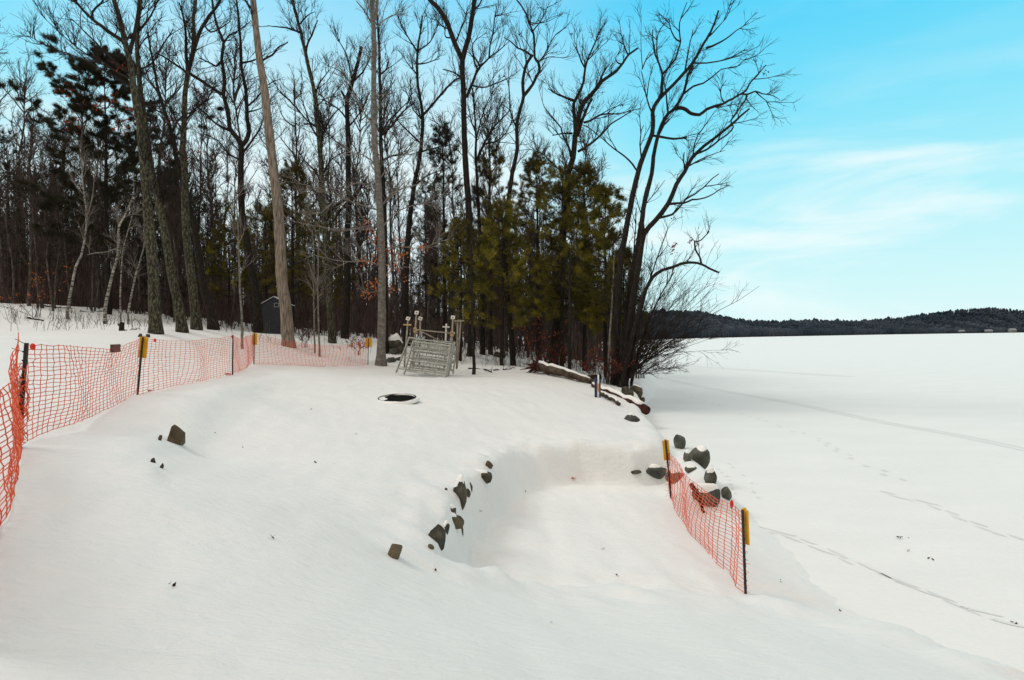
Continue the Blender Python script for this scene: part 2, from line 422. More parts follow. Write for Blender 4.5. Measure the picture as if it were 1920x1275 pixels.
# lake
mb = MB()
rings = [0.02] + list(np.geomspace(2, 9000, 40)); k = 96
a = np.arange(k) * 2 * math.pi / k
V = np.array([[10 + r_ * math.cos(t), 10 + r_ * math.sin(t), LAKE] for r_ in rings for t in a])
ii = np.arange(len(rings) * k).reshape(len(rings), k)
q = np.stack([ii[:-1], np.roll(ii[:-1], -1, 1), np.roll(ii[1:], -1, 1), ii[1:]], -1).reshape(-1, 4)
mb.add(V, q)
mb.add([[10, 10, LAKE]] + [V[i] for i in range(k)], None, [[0, 1 + i, 1 + (i + 1) % k] for i in range(k)])
lk = mb.build("frozen_lake", M["lake_snow"])
tag(lk, "wide flat frozen lake under snow", None, None, "structure")

# ------------------------------------------------------------------ tracks on the lake
def track(name, pix, label, step=0.62, w=0.11, ln=0.32, off=0.14, skip=0.1, two=True):
    pts = [at(px, py, 10) for px, py in pix]
    P = []
    for px, py in pix:
        d = ray(px, py); t = (LAKE - CZ) / d[2]; P.append(EYE + d * t)
    P = np.array(P); seg = np.linalg.norm(np.diff(P, axis=0), axis=1); cum = np.concatenate([[0], np.cumsum(seg)])
    mb = MB(); s = 0; side = 1
    while s < cum[-1]:
        j = min(np.searchsorted(cum, s, side="right") - 1, len(seg) - 1)
        f = (s - cum[j]) / seg[j]; p = P[j] + (P[j + 1] - P[j]) * f; t = nrm(P[j + 1] - P[j]); nn = np.array([-t[1], t[0], 0])
        if rng.random() > skip:
            c = p + nn * (off * side if two else 0) + nn * rng.normal(0, .03)
            kk = 15; ang = np.arange(kk) * 2 * math.pi / kk
            rr = 1 + rng.normal(0, .22, kk)
            l2 = ln * rng.uniform(.7, 1.3) / 2; w2 = w * rng.uniform(.7, 1.2) / 2
            v = [c + t * math.cos(q) * l2 * r1 + nn * math.sin(q) * w2 * r1 for q, r1 in zip(ang, rr)]
            v = np.array(v + [c]); v[:, 2] = LAKE + 0.006
            mb.add(v, None, [[i, (i + 1) % kk, kk] for i in range(kk)])
        side = -side; s += step * rng.uniform(.8, 1.2)
    o = mb.build(name, M["track"])
    tag(o, label, None, None, "stuff")
track("footprint_trail", [(1402, 985), (1480, 1005), (1560, 1035), (1640, 1074)], "line of footprints leading away from the right net post", .3, .075, .5, .07)
track("footprint_trail", [(1678, 1088), (1760, 1118), (1835, 1150), (1925, 1172)], "line of footprints nearest the lower right corner", .3, .075, .5, .06)
track("footprint_trail", [(1660, 925), (1740, 945), (1830, 982), (1925, 1016)], "line of footprints across the lake ice beyond the net", .36, .09, .5, .09)
track("footprint_trail", [(1230, 725), (1350, 760), (1440, 792), (1530, 822), (1610, 865), (1700, 905)], "faint line of footprints curving round the rocks", .5, .12, .3, .1, skip=.25)
track("footprint_trail", [(1350, 870), (1385, 900), (1400, 935)], "trampled footprints beside the shore rocks", .22, .09, .2, off=.22)
def groove(name, pix, label, w):
    P = []
    for px, py in pix:
        d = ray(px, py); P.append(EYE + d * ((LAKE - CZ) / d[2]))
    P = np.array(P); T = nrm(np.gradient(P, axis=0)); Nn = np.stack([-T[:, 1], T[:, 0], np.zeros(len(T))], -1)
    mb = MB()
    for offs in (-w * 1.2, w * 1.2):
        wv = w * .5
        L_ = P + Nn * (offs - wv); R_ = P + Nn * (offs + wv)
        v = np.concatenate([L_, R_]); v[:, 2] = LAKE + 0.005
        n = len(P)
        mb.add(v, [[i, n + i, n + i + 1, i + 1] for i in range(n - 1)])
    tag(mb.build(name, M["track"]), label, None, None, "stuff")
xs = np.linspace(1222, 1940, 60)
groove("sled_track", [(x, 706 + (x - 1222) * .1945 + 1.2 * math.sin(x * .02)) for x in xs], "long straight sled track crossing the lake ice", .16)
xs = np.linspace(1240, 1600, 30)
groove("sled_track", [(x, 683 + (x - 1240) * .066) for x in xs], "faint sled track far out on the ice", .3)

# ------------------------------------------------------------------ far shore
SH = np.array([(300, 330), (700, 345), (1000, 370), (1100, 390), (1230, 433), (1402, 586), (1549, 705), (1672, 867), (1912, 1156), (2150, 1350), (2600, 1500)], float)
RT = np.array([(300, 590), (1000, 592), (1120, 590), (1180, 586), (1240, 580), (1310, 580), (1345, 587), (1390, 596), (1450, 599), (1530, 596), (1600, 598), (1680, 592), (1730, 585), (1790, 577), (1860, 573), (1920, 578), (2000, 574), (2150, 580), (2600, 590)], float)
hz = lambda px: 629 - PHI * (px - 960)
cols = np.linspace(300, 2600, 240); nr = 14
V = []
def hill_pt(px, t):
    D = np.interp(px, SH[:, 0], SH[:, 1]) + 3 * math.sin(px * .05) + 6 * math.sin(px * .013)
    Dr = D * (1 + .38 * t)
    hr = (hz(px) - np.interp(px, RT[:, 0], RT[:, 1])) / F * D * 1.38 + CZ - 10 * (D / 700) ** .3
    hr = max(hr, 3)
    z = hr * (t ** 1.25) if t <= 1 else hr * (1 - (t - 1) * .6)
    p = at(px, 630, Dr); return [p[0], p[1], z - (0.15 if t == 0 else 0)]
ts = np.linspace(0, 1.5, nr)
for t in ts:
    for px in cols: V.append(hill_pt(px, t))
ii = np.arange(nr * len(cols)).reshape(nr, -1)
mb = MB(); mb.add(V, np.stack([ii[:-1, :-1], ii[:-1, 1:], ii[1:, 1:], ii[1:, :-1]], -1).reshape(-1, 4))
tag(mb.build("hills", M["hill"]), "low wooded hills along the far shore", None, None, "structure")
mb = MB()
nT = 12000
for i in range(nT):
    px = rng.uniform(1080, 2000) if i < nT * .92 else rng.uniform(300, 1080)
    t = rng.random() ** 1.5 * 1.12 if i % 5 else rng.random() * .03
    p = np.array(hill_pt(px, t)); D = p[1]
    hh = rng.uniform(6.5, 10) * (1.0 if rng.random() < .95 else 1.25); con = rng.random() < .5
    rr = hh * (rng.uniform(.17, .24) if con else rng.uniform(.26, .42))
    kk = 6; ang = np.arange(kk) * 2 * math.pi / kk + rng.random() * 3
    prof = [(0.02, .5), (.2, 1.0), (.55, .66), (.8, .32), (1.0, .02)] if con else [(.0, .4), (.35, .9), (.6, 1.0), (.85, .6), (1.0, .06)]
    v = []
    for (zf, rf) in prof:
        for q in ang:
            j = rng.uniform(.7, 1.25)
            v.append([p[0] + math.cos(q) * rr * rf * j, p[1] + math.sin(q) * rr * rf * j, p[2] - .5 + hh * zf])
    jj = np.arange(len(prof) * kk).reshape(len(prof), kk)
    mb.add(v, np.stack([jj[:-1], np.roll(jj[:-1], -1, 1), np.roll(jj[1:], -1, 1), jj[1:]], -1).reshape(-1, 4))
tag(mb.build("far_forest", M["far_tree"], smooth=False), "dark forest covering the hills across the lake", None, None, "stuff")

def far_house(px, py, wpx, hpx, D, label):
    b = at(px, 630, D); k = D / F
    w, h = wpx * k, hpx * k
    base = np.array([b[0], D, 0.2 + max(0, (hz(px) - py) * k + CZ - .2)])
    e = empty("lake_house", base, label, "house", "houses on the far shore")
    mb = MB(); box(mb, base + [0, 0, h * .3], w, w * .7, h * .6); mb.build("wall", M["house_wall"], e, False)
    mb = MB()
    z0 = base[2] + h * .6
    v = np.array([[-.55, -.42, 0], [.55, -.42, 0], [.55, .42, 0], [-.55, .42, 0], [-.55, 0, .42], [.55, 0, .42]]) * [w, w, h] + [base[0], base[1], z0]
    mb.add(v, [[0, 1, 5, 4], [2, 3, 4, 5], [0, 3, 2, 1]], [[0, 4, 3], [1, 2, 5]]); mb.build("roof", M["trim"], e, False)
    for s in (-.25, .2):
        mb = MB(); box(mb, base + [s * w, -w * .35 - .02, h * .32], w * .16, .08, h * .25)
        mb.build("window", M["black"], e, False)
far_house(1803, 622, 8, 3.2, 985, "small white house at the waterline on the far shore, leftmost of three")
far_house(1852, 622.5, 12, 4.5, 1060, "wide grey house at the waterline on the far shore, middle of three")
far_house(1898, 622, 10, 6, 1110, "tall pale house at the waterline on the far shore, rightmost of three")

# ------------------------------------------------------------------ bare tree machinery
def spawn(P, n, lmin, lmax, amin, amax, up, t0=0.15, N=5, wob=0.16, taper=1.0):
    """n children per poly-line of P (M,K,3) -> (M*n,N,3)"""
    Mn, K, _ = P.shape
    t = rng.uniform(t0, 1.0, (Mn, n)) * (K - 1)
    i = np.clip(t.astype(int), 0, K - 2); f = (t - i)[..., None]
    m_ = np.arange(Mn)[:, None]
    A = P[m_, i]; B = P[m_, i + 1]
    start = (A + (B - A) * f).reshape(-1, 3)
    tan = nrm(B - A).reshape(-1, 3)
    rnd = rng.normal(size=tan.shape); side = nrm(rnd - (rnd * tan).sum(-1, keepdims=True) * tan)
    ang = rng.uniform(amin, amax, (len(tan), 1))
    d = tan * np.cos(ang) + side * np.sin(ang)
    d = nrm(d + np.array([0, 0, up]))
    L_ = rng.uniform(lmin, lmax, (len(tan), 1)) * (1 - .45 * taper * (t / (K - 1)).reshape(-1, 1))
    pts = [start]; cur = start; dd = d
    for s in range(N - 1):
        dd = nrm(dd + rng.normal(0, wob, dd.shape) + np.array([0, 0, up * .18]))
        cur = cur + dd * L_ / (N - 1); pts.append(cur)
    return np.stack(pts, 1)

def rads(P, r0, r1):
    Mn, N, _ = P.shape
    return np.broadcast_to(np.linspace(r0, r1, N)[None], (Mn, N)) * rng.uniform(.75, 1.25, (Mn, 1))

def resample(P, n):
    P = np.asarray(P); seg = np.linalg.norm(np.diff(P, axis=0), axis=1); c = np.concatenate([[0], np.cumsum(seg)])
    s = np.linspace(0, c[-1], n)
    return np.stack([np.interp(s, c, P[:, j]) for j in range(P.shape[1])], -1), c[-1]

def smooth_px(pts, n=None):
    """catmull-rom through pixel points (x,y[,r])"""
    P = np.array(pts, float)
    Q = np.concatenate([[2 * P[0] - P[1]], P, [2 * P[-1] - P[-2]]])
    out = []
    for i in range(1, len(Q) - 2):
        p0, p1, p2, p3 = Q[i - 1], Q[i], Q[i + 1], Q[i + 2]
        ns = max(2, int(np.linalg.norm((p2 - p1)[:2]) / 14))
        for s in range(ns):
            t = s / ns
            out.append(.5 * ((2 * p1) + (-p0 + p2) * t + (2 * p0 - 5 * p1 + 4 * p2 - p3) * t * t + (-p0 + 3 * p1 - 3 * p2 + p3) * t ** 3))
    out.append(P[-1])
    return np.array(out)

def leaf_cloud(mb, centers, spread, n, size):
    C = np.repeat(np.asarray(centers), n, axis=0) + rng.normal(0, 1, (len(centers) * n, 3)) * spread
    d1 = nrm(rng.normal(size=C.shape)); d2 = nrm(np.cross(d1, rng.normal(size=C.shape)))
    s = size * rng.uniform(.6, 1.3, (len(C), 1))
    V = np.stack([C - d1 * s, C + d2 * s * .5, C + d1 * s, C - d2 * s * .5], 1)
    mb.add(V, np.arange(len(C) * 4).reshape(-1, 4))

def hero(name, label, Y, limbs, bark, group="tall bare trees along the edge of the wood", twmat="twig", tw=1.0, t0=.3, flare=1.3, base=True, drift=.22, cat="tree", L1=(.7, 2.2), leaves=None, up=.35, crownmat=None, lenpx=None):
    """limbs[0] is the trunk: (points in photo pixels from the base up, half width px at base, at tip); the rest are limbs"""
    k = Y / F
    if name == "birch_tree": limbs = [(l[0], l[1] * .78, l[2] * .78) for l in limbs]
    allp = []
    tr = MB(); cr = MB(); curves = []
    root = None
    for li, lb in enumerate(limbs):
        pts, ra, rb = lb[0], lb[1], lb[2]
        sp = smooth_px(pts)
        n = len(sp)
        # depth
        if li == 0:
            Ys = Y + np.linspace(0, 1, n) ** 1.5 * rng.uniform(-1, 1) * 1.2
        else:
            x0, y0 = pts[0]
            dmin, Yst = 1e9, Y
            for (q, Yq) in allp:
                d = (q[:, 0] - x0) ** 2 + (q[:, 1] - y0) ** 2
                j = int(d.argmin())
                if d[j] < dmin: dmin, Yst = d[j], Yq[j]
            ln = np.linalg.norm(np.diff(sp[:, :2], axis=0), axis=1).sum() * k
            Ys = Yst + np.linspace(0, 1, n) * ln * drift * rng.choice([-1, 1]) * rng.uniform(.4, 1.3)
        allp.append((sp, Ys))
        P = np.array([at(x, y, yy) for (x, y), yy in zip(sp[:, :2], Ys)])
        rr = np.linspace(ra, rb, n) * k
        # keep a limb from thinning too early
        if li == 0 and base:
            g0 = height(P[0][0], P[0][1])
            P = np.concatenate([[[P[0][0] , P[0][1], min(g0, P[0][2]) - .5]], P])
            rr = np.concatenate([[rr[0] * flare * 1.15], rr])
            rr[1] *= flare
            if n > 3: rr[2] *= 1 + (flare - 1) * .35
        P[1:-1] += rng.normal(0, .009, (len(P) - 2, 3))
        lump = 1 + rng.normal(0, .028, len(rr))
        tgt = tr if (li == 0) else cr
        tubes(tgt, P, rr * lump, 8 if li == 0 else 6, cap=True)
        if li == 0: root = np.array([P[1][0] if base else P[0][0], P[1][1] if base else P[0][1], P[0][2] + .5 if base else P[0][2]])
        curves.append((P, li))
    e = empty(name, root, label, cat, group)
    K = 14
    Rs = []; Ls = []
    for P, li in curves:
        if li == 0:
            P = P[int(len(P) * t0):]
        q, ln = resample(P, K); Rs.append(q); Ls.append(ln)
    for q, ln in zip(Rs, Ls):
        n = max(2, int(ln * 2.2 * tw))
        st = up < .1
        a = spawn(q[None], n, L1[0], L1[1] * 1.25, .25 if st else .4, .75 if st else 1.0, up, .05, 6, wob=.07 if st else .11)
        tubes(cr, a, rads(a, .028, .009), 4)
        b = spawn(a, 5, .5, 1.5, .3, .85, up * .7, .12, 5, wob=.10)
        tubes(cr, b, rads(b, .013, .006), 3)
        c = spawn(b, 3, .3, .9, .3, .8, up * .5, .2, 4, wob=.10)
        tubes(cr, c, rads(c, .008, .005), 3)
    tr.build("trunk", M[bark], e)
    cr.build("crown", M[crownmat or twmat], e)
    if leaves:
        lm = MB(); pts = [at(x, y, Y + dy) for (x, y, dy) in leaves[0]]
        leaf_cloud(lm, pts, leaves[1], leaves[2], leaves[3])
        lm.build("dead_leaves", M[leaves[4]], e)
    return e

def dab(x, y): return (x, y, 0)
lv = lambda pts, sp=.12, n=14, s=.07, m_="leaf_red": ([dab(*p) for p in pts], sp, n, s, m_)

hero("oak_tree", "thick dark tree with a black base, leftmost big trunk behind the fence", 28, [
    ([(292, 624), (290, 580), (287, 501), (281, 436), (272, 330), (262, 230), (250, 160), (243, 110), (234, 80), (226, 42), (215, 2), (205, -60)], 10.8, 3.4),
    ([(234, 80), (214, 66), (190, 49), (166, 30), (146, 8), (128, -12)], 4, 2),
    ([(243, 100), (252, 68), (258, 30), (262, -20)], 3.5, 2),
    ([(175, 38), (173, 22), (190, 5), (205, -20)], 2.3, 1.2),
    ([(247, 140), (215, 115), (180, 80), (135, 36)], 2.6, .8), ([(250, 150), (210, 130), (160, 100), (110, 60), (75, 25)], 2.0, .5), ([(252, 165), (200, 135), (140, 105), (95, 90), (48, 65)], 1.8, .4)],
    "bark_lichen", leaves=lv([(182, 200), (215, 194), (245, 210), (140, 232), (230, 235), (225, 125), (120, 170)], .22, 22, .09), flare=1.25)
hero("oak_tree", "thick lichen-covered trunk curving left, second big trunk behind the fence", 31, [
    ([(342, 622), (334, 570), (322, 514), (309, 436), (296, 372), (284, 318), (276, 260), (266, 190), (260, 135), (257, 90), (257, 57), (262, 20), (268, -40)], 8.6, 2.4),
    ([(260, 135), (248, 120), (240, 112)], 3.2, 2.5),
    ([(257, 60), (245, 66), (236, 75)], 3.0, 2.0),
    ([(258, 60), (275, 40), (290, 15), (300, -15)], 2.2, 1), ([(262, 130), (285, 118), (305, 85), (325, 55)], 2.0, .8),
    ([(266, 190), (300, 200), (320, 185), (350, 150)], 1.8, .7), ([(258, 95), (270, 75), (295, 60)], 1.5, .5)], "bark_lichen", flare=1.35)
hero("oak_tree", "lichen-flecked tree forking into a dense crown, third big trunk behind the fence", 33, [
    ([(369, 616), (361, 540), (353, 475), (347, 398), (347, 323), (342, 285), (345, 230), (347, 181), (353, 134), (360, 100), (364, 60), (362, 36), (366, 15), (370, -40)], 8.5, 2.2),
    ([(353, 134), (367, 82), (378, 52), (392, 30), (408, 10), (418, -15)], 4.2, 2),
    ([(353, 134), (349, 103), (348, 60), (344, 30), (336, 5)], 3.2, 1.4),
    ([(352, 138), (335, 125), (321, 116), (305, 105), (290, 98)], 2.5, 1),
    ([(356, 138), (372, 148), (390, 160), (405, 170), (416, 177)], 3, 2.6),
    ([(367, 85), (355, 65), (348, 40)], 2, .8), ([(382, 46), (395, 60), (410, 55), (432, 40)], 2, .8), ([(346, 230), (365, 205), (390, 185), (405, 150)], 2, .7), ([(347, 250), (330, 225), (315, 190)], 2, .7)],
    "bark_lichen", leaves=lv([(330, 190), (322, 225), (374, 172), (372, 285), (344, 290), (294, 40)], .12, 14), flare=1.3)
hero("maple_tree", "dark slender tree leaning left, just right of the three lichen trunks", 36, [
    ([(400, 611), (394, 580), (385, 553), (376, 500), (366, 440), (350, 370), (331, 297), (322, 248), (311, 215), (296, 166), (286, 110), (276, 60)], 7, 1.4),
    ([(322, 248), (335, 225), (350, 215), (372, 200)], 2.2, .8), ([(296, 170), (280, 150), (270, 120)], 2, .8), ([(311, 215), (290, 205), (268, 200)], 1.8, .7)],
    "bark", flare=1.5)
hero("oak_tree", "dark tree with a wide twisting fork of bowed limbs, left of the dead trunk", 42, [
    ([(484, 606), (480, 553), (470, 501), (462, 450), (457, 423), (452, 380), (451, 328), (452, 274), (442, 255), (431, 240), (427, 207), (419, 178), (421, 145), (415, 111), (419, 80), (409, 54), (400, 20), (396, -20)], 7.5, 1.6),
    ([(452, 274), (462, 262), (467, 246), (463, 220), (461, 168), (453, 129), (452, 90), (449, 52), (444, 5), (440, -30)], 4.4, 1.4),
    ([(431, 245), (415, 238), (400, 228), (385, 212), (370, 200)], 2.6, 1), ([(419, 176), (408, 172), (398, 166)], 3, 2.5), ([(415, 115), (405, 124), (395, 118), (372, 108)], 2.4, 1),
    ([(453, 118), (470, 115), (486, 108), (500, 100)], 2.2, .8), ([(419, 82), (430, 66), (445, 58), (470, 40)], 1.8, .7), ([(463, 200), (480, 185), (500, 160), (520, 150)], 2, .7), ([(462, 210), (485, 205), (515, 190)], 1.7, .6), ([(452, 300), (430, 290), (410, 265), (380, 250)], 2, .8), ([(453, 290), (475, 260), (490, 235), (500, 200)], 2.2, .8)],
    "bark", flare=1.2, tw=1.1)
hero("dead_tree", "tall bare tan dead trunk without bark, leaning left behind the net", 34, [
    ([(541, 648), (539, 620), (536, 579), (529, 527), (526, 475), (522, 398), (517, 354), (513, 318), (505, 250), (497, 180), (486, 105), (480, 52), (475, 5), (470, -60)], 11.2, 4.8),
    ([(477, 20), (468, 12), (460, 0), (452, -15)], 2.5, 1.5),
    ([(489, 115), (505, 106), (514, 100), (521, 89), (531, 84), (540, 79)], 2.2, 1)],
    "bark_dead", group="trees with pale trunks", tw=.12, t0=.8, flare=1.22, L1=(.4, 1.2), crownmat="twig")
hero("maple_tree", "slim dark tree leaning left with a lichen foot, right of the dead trunk", 40, [
    ([(623, 641), (620, 592), (615, 527), (611, 449), (605, 385), (603, 325), (598, 259), (591, 181), (579, 129), (571, 90), (563, 57), (555, 26), (548, -5), (540, -50)], 7, 2),
    ([(591, 178), (597, 160), (603, 150), (617, 132)], 2, .8), ([(562, 61), (550, 56), (534, 52), (518, 50), (502, 48)], 2, .7), ([(574, 97), (577, 80), (585, 66), (590, 52), (596, 38)], 2.2, .8),
    ([(563, 45), (575, 30), (590, 22)], 1.6, .6), ([(598, 259), (585, 240), (570, 200), (562, 170)], 2, .7), ([(600, 270), (612, 235), (625, 215), (640, 200)], 2, .7), ([(597, 240), (575, 225), (550, 195), (520, 170)], 2, .7), ([(604, 350), (590, 320), (570, 300), (545, 260)], 1.8, .6), ([(593, 200), (610, 185), (630, 180)], 1.6, .5), ([(604, 330), (620, 300), (645, 285)], 1.8, .6)],
    "bark_lichen", flare=1.2, tw=1.2)
hero("maple_tree", "slim dark tree with a snapped top, standing left of the grey beech", 43, [
    ([(647, 631), (649, 590), (651, 527), (651, 449), (654, 385), (653, 320), (653, 260), (651, 215), (651, 185), (659, 160), (668, 128), (674, 105), (678, 88)], 7, 3.0),
    ([(651, 187), (644, 178), (640, 170)], 3, 2), ([(661, 152), (656, 130), (650, 105), (641, 85), (632, 75)], 2, .7), ([(665, 150), (680, 135), (696, 105)], 2.4, 1), ([(652, 372), (640, 378), (625, 390), (612, 402)], 4, 2), ([(654, 380), (670, 362), (680, 345), (690, 330)], 3.2, 1.5), ([(652, 378), (638, 395), (625, 415)], 3, 1.5),
    ([(651, 225), (635, 205), (612, 190), (595, 185)], 1.8, .6), ([(652, 240), (672, 215), (690, 185)], 1.8, .6), ([(660, 160), (640, 135), (620, 125)], 1.6, .5), ([(652, 280), (630, 265), (605, 240)], 1.8, .6)],
    "bark", flare=1.15, tw=1.2)
beech_leaves = [(683, 418), (690, 430), (696, 440), (700, 452), (728, 470), (740, 468), (752, 445), (745, 450), (716, 462), (712, 468), (735, 480), (750, 478), (757, 474), (703, 488), (690, 490), (680, 492), (748, 488), (732, 505), (745, 505), (740, 497), (705, 525), (698, 535), (712, 540), (707, 530), (680, 548), (690, 550), (700, 550), (732, 545), (760, 522), (790, 462), (797, 466), (784, 465)]
hero("beech_tree", "smooth pale grey beech beside the end of the net, orange leaves on its low twigs", 33, [
    ([(714, 682), (715, 649), (716, 600), (716, 553), (716, 475), (714, 423), (711, 372), (708, 328), (703, 280), (701, 233), (701, 155), (701, 90), (700, 39), (697, 0), (694, -60)], 8.2, 3.6),
    ([(700, 42), (706, 20), (708, -5), (712, -50)], 3.4, 2.4), ([(700, 50), (690, 32), (680, 15), (668, 2)], 2, .8), ([(701, 60), (712, 45), (735, 30), (760, 25)], 1.6, .5), ([(702, 240), (685, 215), (668, 185), (655, 150)], 1.8, .5),
    ([(710, 372), (690, 350), (660, 345), (600, 400), (560, 395)], 1.5, .4), ([(712, 390), (735, 362), (765, 350), (810, 340)], 1.5, .4), ([(712, 395), (680, 385), (640, 370), (590, 350), (535, 340)], 1.4, .4), ([(715, 440), (690, 425), (650, 432), (600, 425), (535, 412)], 1.3, .4), ([(714, 430), (740, 400), (775, 385), (820, 378)], 1.4, .4),
    ([(716, 470), (745, 462), (790, 465), (830, 450)], 1.2, .4), ([(716, 500), (690, 490), (640, 490), (560, 470)], 1.2, .4), ([(716, 520), (740, 505), (760, 500)], 1, .4), ([(716, 545), (700, 548), (680, 550)], 1, .4), ([(709, 340), (730, 310), (760, 290)], 1.5, .5), ([(706, 310), (680, 290), (640, 285)], 1.4, .4)],
    "bark_grey", twmat="twig_pale", group="trees with pale trunks", flare=1.45, t0=.45, tw=.75, leaves=([dab(*p) for p in beech_leaves], .17, 15, .08, "leaf_orange"), L1=(.5, 1.9), up=.2)
hero("maple_tree", "dark narrow tree rising close behind the grey beech", 37, [
    ([(722, 640), (722, 560), (722, 470), (720, 380), (717, 320), (714, 270), (713, 181), (711, 96), (708, 40), (706, 5)], 6, 1.8),
    ([(712, 140), (722, 132), (728, 118), (727, 105)], 2, 1), ([(714, 255), (735, 235), (755, 210), (778, 192)], 2.4, 1), ([(715, 250), (730, 225), (765, 190), (772, 165)], 2, .7), ([(713, 190), (724, 178), (740, 150)], 1.6, .6), ([(718, 300), (735, 292), (760, 288), (775, 265)], 2, .7)],
    "bark", flare=1.1, tw=1.0)
hero("oak_tree", "dark tree with one long limb reaching right, between beech and dock frames", 42, [
    ([(762, 648), (760, 590), (761, 520), (765, 449), (772, 380), (779, 335), (786, 300), (791, 259), (792, 210), (787, 181), (782, 142), (783, 96), (788, 62), (792, 30)], 7, 1.5),
    ([(793, 216), (805, 203), (819, 186), (838, 165), (852, 151), (862, 146)], 2.8, 1.6), ([(783, 98), (772, 80), (762, 65), (750, 40), (745, 22)], 1.8, .6), ([(784, 95), (800, 85), (812, 70), (822, 45)], 1.8, .6), ([(783, 120), (800, 118), (825, 110)], 1.6, .6), ([(782, 140), (765, 120), (752, 100)], 1.6, .5), ([(788, 285), (805, 280), (825, 275), (845, 255)], 2, .7), ([(790, 270), (770, 250), (745, 225), (738, 205)], 2, .7), ([(792, 225), (775, 205), (760, 165)], 1.7, .5), ([(776, 350), (800, 330), (830, 318)], 1.8, .6)],
    "bark", flare=1.15, tw=1.2)
hero("oak_tree", "tall dark tree with a wide two-way fork, above the dock frames", 38, [
    ([(882, 672), (884, 630), (884, 553), (881, 449), (878, 372), (874, 325), (871, 270), (870, 233), (869, 168), (867, 112), (878, 74), (884, 38), (889, 2), (893, -50)], 8, 4),
    ([(867, 112), (853, 82), (840, 46), (822, 16), (806, 0), (796, -15)], 5.2, 3.5),
    ([(875, 182), (887, 152), (898, 127), (908, 118), (917, 108)], 3.2, 1.6), ([(900, 125), (893, 112), (884, 104)], 2, 1), ([(917, 108), (935, 95), (955, 77)], 1.6, .6), ([(917, 108), (919, 85), (925, 62), (927, 38), (931, 12)], 1.8, .8), ([(872, 148), (860, 142), (850, 135), (830, 130)], 2, .8), ([(848, 70), (837, 70), (834, 62), (836, 45)], 1.6, .7), ([(855, 78), (862, 60), (872, 38), (878, 10)], 1.8, .8), ([(886, 20), (897, 12), (905, -5)], 2, 1), ([(895, 130), (888, 110), (886, 85), (892, 75)], 2, .8), ([(885, 160), (905, 165), (925, 158), (945, 150)], 1.6, .6), ([(927, 30), (940, 28), (942, 20)], 1.3, .5), ([(845, 55), (830, 50), (812, 28)], 1.5, .6)],
    "bark", flare=1.2, tw=.9, t0=.5, leaves=lv([(927, 128), (936, 145), (940, 168), (933, 168)], .09, 9))
hero("maple_tree", "smaller dark tree with a right-leaning limb, close right of the tall forked tree", 40, [
    ([(905, 668), (904, 600), (903, 520), (900, 430), (896, 370), (894, 328), (892, 290), (892, 246), (889, 200), (886, 165)], 5.5, 1.5),
    ([(894, 300), (905, 275), (915, 255), (928, 235), (942, 222), (955, 208)], 3, 1.2), ([(891, 245), (884, 230), (880, 205)], 2, .8), ([(908, 270), (930, 265), (948, 250), (960, 225)], 1.8, .6), ([(893, 260), (902, 225), (912, 195), (925, 170)], 1.8, .6), ([(935, 228), (932, 205), (940, 180)], 1.5, .5)],
    "bark", flare=1.1, tw=1.1)
hero("maple_tree", "slender bending tree whose two limbs close in a loop near its top", 37, [
    ([(962, 684), (958, 620), (950, 540), (947, 449), (952, 385), (961, 325), (970, 280), (969, 245), (970, 225), (976, 202), (982, 180), (980, 155), (985, 126), (992, 112), (999, 103)], 5.6, 2.6),
    ([(982, 180), (992, 168), (1000, 156), (1007, 142), (1012, 132), (1009, 117), (1003, 108), (1002, 80), (1000, 62), (992, 42), (986, 25), (975, 8), (966, -4)], 3.2, 1.1),
    ([(997, 105), (985, 96), (970, 90), (958, 78), (945, 70)], 2, .8), ([(1010, 116), (1020, 104), (1030, 85), (1042, 65), (1055, 55)], 1.5, .5), ([(1010, 116), (1025, 108), (1040, 106)], 1.3, .4), ([(998, 60), (1010, 45), (1020, 28), (1028, 10)], 1.5, .4), ([(991, 40), (1000, 48), (1010, 38)], 1.3, .5), ([(968, 240), (956, 205), (955, 165), (945, 140)], 1.7, .5), ([(999, 156), (992, 140), (990, 130)], 1.2, .4)],
    "bark", flare=1.15, tw=.8, t0=.5, leaves=lv([(1008, 40), (1000, 30), (1012, 18), (1048, 24), (1024, 48), (975, 65), (1057, 98)], .07, 8, .06, "twig"))
